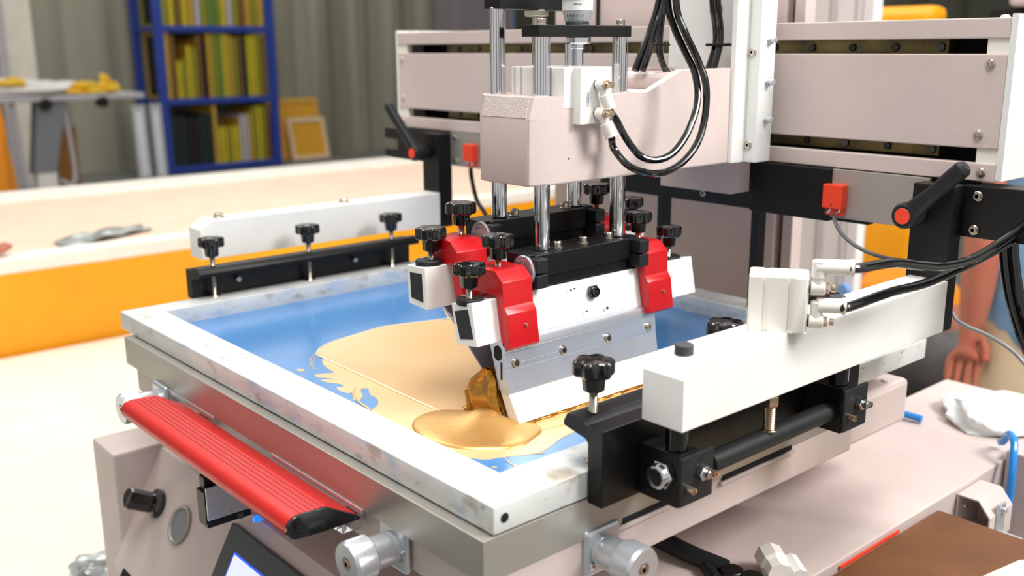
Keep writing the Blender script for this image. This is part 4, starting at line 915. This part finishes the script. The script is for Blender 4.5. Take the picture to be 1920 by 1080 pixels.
# pivot shaft with end blocks below the right arm
pv = thing('pivot_shaft', (.055, .34, 1.07), 'black pivot shaft with square end blocks hung below the right clamp arm', 'shaft')
b = B(); b.cyl((.055, .235, 1.0925), (.055, .4650, 1.0925), .0112, 36); b.obj('shaft', 'black_soft', pv)
for y0 in (.168, .452):
    b = B(); b.box(.0225, .0720, y0, y0+.030, 1.0700, 1.1240, .0012); b.obj('end_block', 'black', pv)
    b = B(); b.box(.0722, .0765, y0-.002, y0+.048, 1.0720, 1.1230, .0030); pl = b.obj('side_plate', 'black_soft', pv)
    b = B(); b.cyl((.0765, y0+.0270, 1.114), (.0768, y0+.0270, 1.114), .0040, 16, 0); b.obj('plate_slot', 'void', pl)
    b = B(); b.hexa((.0765, y0+.0275, 1.1020), (1, 0, 0), .0078, .0070); b.cyl((.0835, y0+.0275, 1.1020), (.0885, y0+.0275, 1.1020), .0042, 18); b.obj('side_nut', 'chrome', pl)
    for dy, z in ((.008, 1.0905), (.041, 1.0985)):
        b = B(); b.lathe([(0, 0), (.0036, 0), (.0036, .0090), (.0022, .0092), (.0020, .006), (0, .006)], (.0765, y0+dy, z), (1, 0, 0), 20); b.obj('side_screw', 'bolt_warm', pl)
    b = B(); b.cyl((.058, y0+.013, 1.124), (.058, y0+.013, 1.152), .0110, 28); b.obj('hanger', 'black_gloss', pv)
b = B(); b.hexa((.0560, .168, 1.1020), (0, -1, 0), .0142, .0085); b.lathe([(0, 0), (.0125, 0), (.0120, .005), (.0105, .0068), (.0088, .0068), (.0080, .004), (0, .004)], (.0560, .1595, 1.1020), (0, -1, 0), 32); b.obj('end_nut', 'chrome', pv)
b = B(); b.lathe([(0, 0), (.0080, 0), (.0080, .0004), (0, .0004)], (.0560, .1552, 1.1020), (0, -1, 0), 24); b.obj('nut_insert', 'void', pv)
b = B(); b.thread((.058, .333, 1.104), (.058, .333, 1.131), .0068, .0022); b.cyl((.058, .333, 1.102), (.058, .333, 1.104), .0085); b.hexa((.058, .333, 1.131), (0, 0, 1), .0095, .012); b.obj('stop_bolt', 'bolt_warm', pv)

# air cylinder on the arm
rc2 = thing('air_cylinder', (.063, .32, 1.217), 'square white ribbed air cylinder standing on the right clamp arm', 'air cylinder')
p0 = Vector((.0480, .2980)); p1 = Vector((.0965, .3310)); ux = (p1-p0).normalized(); uy = Vector((-ux.y, ux.x)); S = (p1-p0).length
def loc2(u, v): q = p0+ux*u+uy*v; return (q.x, q.y)
H0, H1 = 1.2135, 1.2740
D_ = .046
prof = []
def edge(pa, pb, outn):
    a = Vector(pa); c = Vector(pb); L = (c-a).length; d = (c-a)/L
    for f0, f1 in ((.24, .34), (.66, .76)):
        for f_, dp in ((f0, 0), (f0, .0026), (f1, .0026), (f1, 0)): q = a+d*L*f_-outn*dp; prof.append((q.x, q.y))
c4 = [(0, 0), (S, 0), (S, D_), (0, D_)]
ch_ = .003
for k in range(4):
    a = Vector(c4[k]); c = Vector(c4[(k+1) % 4]); d = (c-a).normalized(); outn = Vector((d.y, -d.x))
    prof.append(tuple(a+d*ch_)); edge(a, c, outn); prof.append(tuple(c-d*ch_))
b = B(); b.prism([loc2(u, v) for u, v in prof], 'z', 1.2172, H1, .0003); b.prism([loc2(u, v) for u, v in ((S*.6, -.0), (S+.0, 0), (S, .012), (S*.6, .02))], 'z', 1.2172, 1.2180); b.obj('cylinder_body', 'warm_white', rc2)
cc = loc2(S/2, D_/2); b = B(); b.lathe([(.0165, 0), (.0165, .0004), (.0155, .0005), (0, .0005)], (cc[0], cc[1], H1), (0, 0, 1), 40); b.obj('top_cap', 'white', rc2)
U3 = Vector((ux.x, ux.y, 0)); V3 = Vector((uy.x, uy.y, 0))
def cf(z, dv=.008):
    q = loc2(S, dv); return Vector((q[0], q[1], z))
def body_fit(z):
    p = cf(z); b = B(); b.cyl(p, p+U3*.0015, .0065); b.obj('seal', 'black', rc2)
    b = B(); b.cyl(p+U3*.0015, p+U3*.0155, .0075, 28); f = b.obj('fitting', 'warm_white', rc2)
    b = B(); b.hexa(p+U3*.0155, U3, .0055, .004); b.cyl(p+U3*.0215, p+U3*.0255, .0038, 18); b.obj('needle_screw', 'bolt_warm', f)
    return p+U3*.0085
q1 = body_fit(1.2640); q2 = body_fit(1.2295)
b = B(); b.cyl(q1, q1+Vector((0, 0, .020)), .0062); top = q1+Vector((0, 0, .0215))
b.cyl(q1+Vector((0, 0, .010)), top+Vector((0, 0, .0065)), .0072)
hd1 = (Vector((.115, .375, 1.292))-top); hd1 = Vector((.75, .66, -.02)).normalized()
b.cyl(top-hd1*.004, top+hd1*.030, .0078, 28); b.lathe([(0, 0), (.0078, 0), (.0088, .001), (.0088, .0035), (0, .0042)], top+hd1*.029, hd1, 28); b.obj('elbow_fitting', 'warm_white', rc2)
E1 = top+hd1*.033
mid = q2+Vector((0, 0, .0165)); b = B(); b.cyl(q2, mid+Vector((0, 0, .004)), .0062); b.cyl(mid, mid+hd1*.025, .0076, 28); b.lathe([(0, 0), (.0076, 0), (.0088, .001), (.0088, .0035), (0, .0042)], mid+hd1*.024, hd1, 28); b.obj('elbow_fitting', 'warm_white', rc2)
E2 = mid+hd1*.028
print('E', E1, E2)

# ---------------------------------------------------------------- hoses and cables
def hose(name, pts, r, m, label, cat='hose', grp=None, ties=()):
    b = B(); b.tube(pts, r, 14, 8); o = b.obj(name, m); tag(o, label, cat, grp)
    for t_ in ties:
        b = B(); b.box(*t_, .001); q = b.obj('cable_tie', 'black', o)
    return o
loopO = [(-.200,.351,1.396),(-.190,.350,1.381),(-.170,.355,1.362),(-.150,.376,1.353),(-.140,.407,1.360),(-.140,.441,1.383),(-.145,.462,1.415),(-.150,.468,1.453),(-.160,.463,1.483),(-.170,.449,1.516),(-.180,.443,1.550),(-.180,.436,1.64)]
loopI = [(-.200,.349,1.433),(-.192,.353,1.417),(-.180,.361,1.392),(-.163,.366,1.374),(-.155,.385,1.368),(-.150,.410,1.375),(-.150,.437,1.399),(-.155,.459,1.434),(-.165,.465,1.466),(-.175,.457,1.492),(-.185,.445,1.524),(-.190,.439,1.554),(-.190,.434,1.64)]
loopO[0] = tuple(e2-Vector((0, 0, .002))); loopI[0] = tuple(e1-Vector((0, 0, .002)))
hose('air_hose', loopO, .0044, 'hose', 'black air hose, outer of two big loops beside the pink arm')
hose('air_hose', loopI, .0044, 'hose', 'black air hose, inner of two big loops beside the pink arm')
hose('air_hose', [(-.255,.516,1.645),(-.255,.516,1.585),(-.255,.510,1.558),(-.255,.503,1.524),(-.255,.502,1.494),(-.255,.510,1.475),(-.255,.523,1.462)], .0044, 'hose', 'short black air hose curving down into the hollow of the pink arm', ties=[(-.262, -.240, .497, .506, 1.500, 1.503)])
hose('air_hose', [(-.290,.556,1.64),(-.290,.539,1.560),(-.290,.525,1.525),(-.290,.508,1.494),(-.290,.494,1.468)], .0050, 'hose', 'slanting black air hose left of the carriage plate, the left one of the pair')
hose('air_hose', [(-.280,.556,1.64),(-.280,.539,1.560),(-.280,.524,1.525),(-.280,.510,1.494),(-.280,.497,1.468)], .0050, 'hose', 'slanting black air hose left of the carriage plate, the right one of the pair')
hose('air_hose', [(-.250,.593,1.64),(-.248,.599,1.560),(-.248,.608,1.525),(-.248,.610,1.504),(-.248,.604,1.486),(-.248,.592,1.462)], .0046, 'hose', 'black air hose in front of the white carriage plate, left one of the tied pair', ties=[(-.256, -.222, .597, .617, 1.499, 1.503)])
hose('air_hose', [(-.237,.591,1.64),(-.237,.596,1.559),(-.237,.604,1.525),(-.237,.605,1.504),(-.237,.600,1.486),(-.237,.590,1.462)], .0046, 'hose', 'black air hose in front of the white carriage plate, right one of the tied pair')
r1 = [tuple(E1-hd1*.006), tuple(E1+hd1*.004), (.130,.430,1.2815), (.135,.475,1.273), (.140,.522,1.266), (.145,.580,1.267), (.150,.639,1.280), (.155,.687,1.296), (.160,.751,1.320), (.17,.83,1.36)]
r2 = [tuple(E2-hd1*.006), tuple(E2+hd1*.004), (.125,.437,1.248), (.128,.496,1.247), (.130,.557,1.251), (.135,.623,1.260), (.140,.678,1.271), (.145,.730,1.285), (.150,.796,1.311), (.16,.87,1.35)]
hose('air_hose', r1, .0052, 'hose', 'upper thick black hose running right from the air cylinder on the clamp arm')
hose('air_hose', r2, .0052, 'hose', 'lower thick black hose running right from the air cylinder on the clamp arm')
hose('air_hose', [(.104,.740,1.30),(.108,.740,1.271),(.114,.740,1.232),(.124,.740,1.193),(.139,.740,1.155),(.162,.740,1.112),(.20,.74,1.05)], .0062, 'hose', 'thick black hose hanging steeply at the right edge, left one of the pair')
hose('air_hose', [(.114,.742,1.30),(.118,.742,1.272),(.125,.742,1.233),(.135,.742,1.195),(.150,.742,1.157),(.172,.742,1.114),(.21,.742,1.05)], .0062, 'hose', 'thick black hose hanging steeply at the right edge, right one of the pair')
hose('cable', [(.070,.705,1.168),(.079,.700,1.160),(.099,.690,1.157),(.122,.690,1.152),(.146,.690,1.143),(.162,.700,1.127),(.187,.700,1.102),(.22,.70,1.06)], .0024, 'cable_grey', 'thin pale grey cable running right from behind the right post', 'cable')
hose('cable', [(-.0967,.688,1.276),(-.094,.685,1.270),(-.075,.670,1.257),(-.049,.664,1.243),(-.020,.672,1.232),(.006,.712,1.221),(.04,.74,1.213)], .0026, 'cable_dark', 'grey cable curving down from the right red sensor', 'cable')
hose('cable', [(-.90,.700,1.30),(-.95,.735,1.265),(-.945,.735,1.233),(-.93,.735,1.196),(-.905,.735,1.172),(-.88,.735,1.13)], .0045, 'hose', 'black cable hanging behind the left post', 'cable')
hose('blue_hose', [(.070,.960,.80),(.070,.958,.860),(.066,.965,.890),(.060,.979,.908),(.050,.992,.915),(.038,1.008,.910),(.028,1.02,.892),(.02,1.03,.885)], .0058, 'blue_hose', 'bright blue air hose bent over the right edge of the machine body')

# ---------------------------------------------------------------- right foreground
bd = B(); bd.box(.049, .46, .30, .770, .8580, .8640, .001); tag(bd.obj('brown_board', 'brown_board'), 'scratched dark brown board lying beside the machine at lower right', 'board')
bd = B(); bd.box(.0462, .0485, .52, .665, .8642, .8690, .0005); tag(bd.obj('orange_strip', 'orange_red'), 'thin orange strip wedged between machine body and brown board', 'strip')
st = thing('steel_shelf', (.25, .5, 0), 'pink steel shelf beside the machine body that carries the brown board', 'shelf')
b = B(); b.box(.050, .50, .28, .765, .835, .857, .002); b.obj('shelf_plate', 'pink', st)
for y in (.30, .76): b = B(); b.box(.44, .48, y, y+.03, 0, .835, .002); b.obj('leg', 'pink', st)
cb = B(); cb.prism([(.168, .60), (.186, .705), (.192, .715), (.33, .735), (.33, .55), (.2, .52)], 'z', .8645, .8665, 0); tag(cb.obj('cardboard_piece', 'cardboard'), 'pale cream card lying on the brown board at the lower right corner', 'card')
br = thing('channel_bracket', (.075, .9, .80), 'pink folded channel bracket screwed to the right side of the machine body', 'bracket')
b = B(); op = [(.0465, .868), (.0780, .868), (.0960, .846), (.0960, .805), (.0465, .805)]
ip = [(.0490, .8655), (.0770, .8655), (.0935, .845), (.0935, .8075), (.0490, .8075)]
t = bmesh.new(); 
def ring4(P_, y): return [t.verts.new((x, y, z)) for x, z in P_]
o0 = ring4(op, .832); o1 = ring4(op, .905); i0 = ring4(ip, .832); i1 = ring4(ip, .903)
for k in range(5):
    k2 = (k+1) % 5
    t.faces.new((o0[k], o0[k2], o1[k2], o1[k])); t.faces.new((o0[k], i0[k], i0[k2], o0[k2])); t.faces.new((i0[k], i1[k], i1[k2], i0[k2]))
t.faces.new(o1); t.faces.new(i1); bmesh.ops.recalc_face_normals(t, faces=t.faces); b._merge(t, .0006, 2, .3); b.obj('channel', 'pink', br)
b = B(); b.lathe([(0, 0), (.004, 0), (.0035, .002), (0, .003)], (.0492, .856, .842), (1, 0, 0), 20); b.obj('bracket_screw', 'chrome', br)
b = B(); b.box(.0962, .1000, .850, .872, .812, .862, .0006); b.box(.0962, .128, .850, .872, .812, .816, .0006); b.cyl((.1002, .862, .852), (.1050, .862, .852), .0045, 18); b.obj('angle_tab', 'alu', br)
b = B(); b.box(.0470, .150, .985, 1.06, .0, .892, .003); tag(b.obj('side_box', 'pink'), 'pink upright box beside the machine body behind the channel bracket', 'box')
lump('white_cloth', 'cloth_white', -.040, 1.15, .874, .085, .09, .030, 21, 'white cloth bundle lying on the rear of the machine body at right', 'cloth', amp=.12)
bs = B(); bs.tube([(-.20, 1.03, .882), (-.155, 1.035, .884), (-.115, 1.04, .882)], .006, 12, 6); tag(bs.obj('blue_tube', 'blue_hose'), 'short blue tube lying beside the white cloth bundle', 'tube')
pb = B(); pb.box(-.20, .045, 1.0205, 1.30, .0, .874, .004); pb.obj('rear_cabinet', 'pink', pm)
# hand tool and clip at the very bottom
wr = thing('hand_clamp', (-.05, .37, .876), 'black handled hand tool lying on the machine body below the bed', 'tool')
b = B(); b.tube([(-.125, .372, .892), (-.075, .375, .889), (-.025, .385, .886)], lambda u: .0125-.002*u, 12, 6); b.tube([(-.045, .372, .884), (-.02, .36, .883)], .008, 10, 5); b.obj('grip', 'black_soft', wr)
b = B(); b.cyl((-.012, .378, .877), (-.012, .378, .893), .014); b.cyl((.012, .384, .877), (.012, .384, .893), .013); b.obj('joint', 'black', wr)
gw = thing('white_connector', (.01, .43, .876), 'white ribbed plastic connector lying on the machine body at the bottom edge', 'connector')
b = B(); b.lathe([(0, 0), (.016, 0), (.018, .004), (.018, .03), (.014, .034), (.014, .05), (0, .05)], (-.005, .440, .8935), (.75, -.6, 0), 8); b.obj('shell', 'warm_white', gw)
b = B(); b.lathe([(0, 0), (.011, 0), (.011, .04), (0, .04)], (.017, .455, .887), (.75, -.6, 0), 8); b.obj('plug', 'white', gw)
# bits on the floor left of the machine
lump('clear_bag', 'foil', -1.165, .01, .535, .045, .055, .03, 31, 'crumpled clear plastic bag lying left of the machine at the bottom left', 'bag', amp=.3)
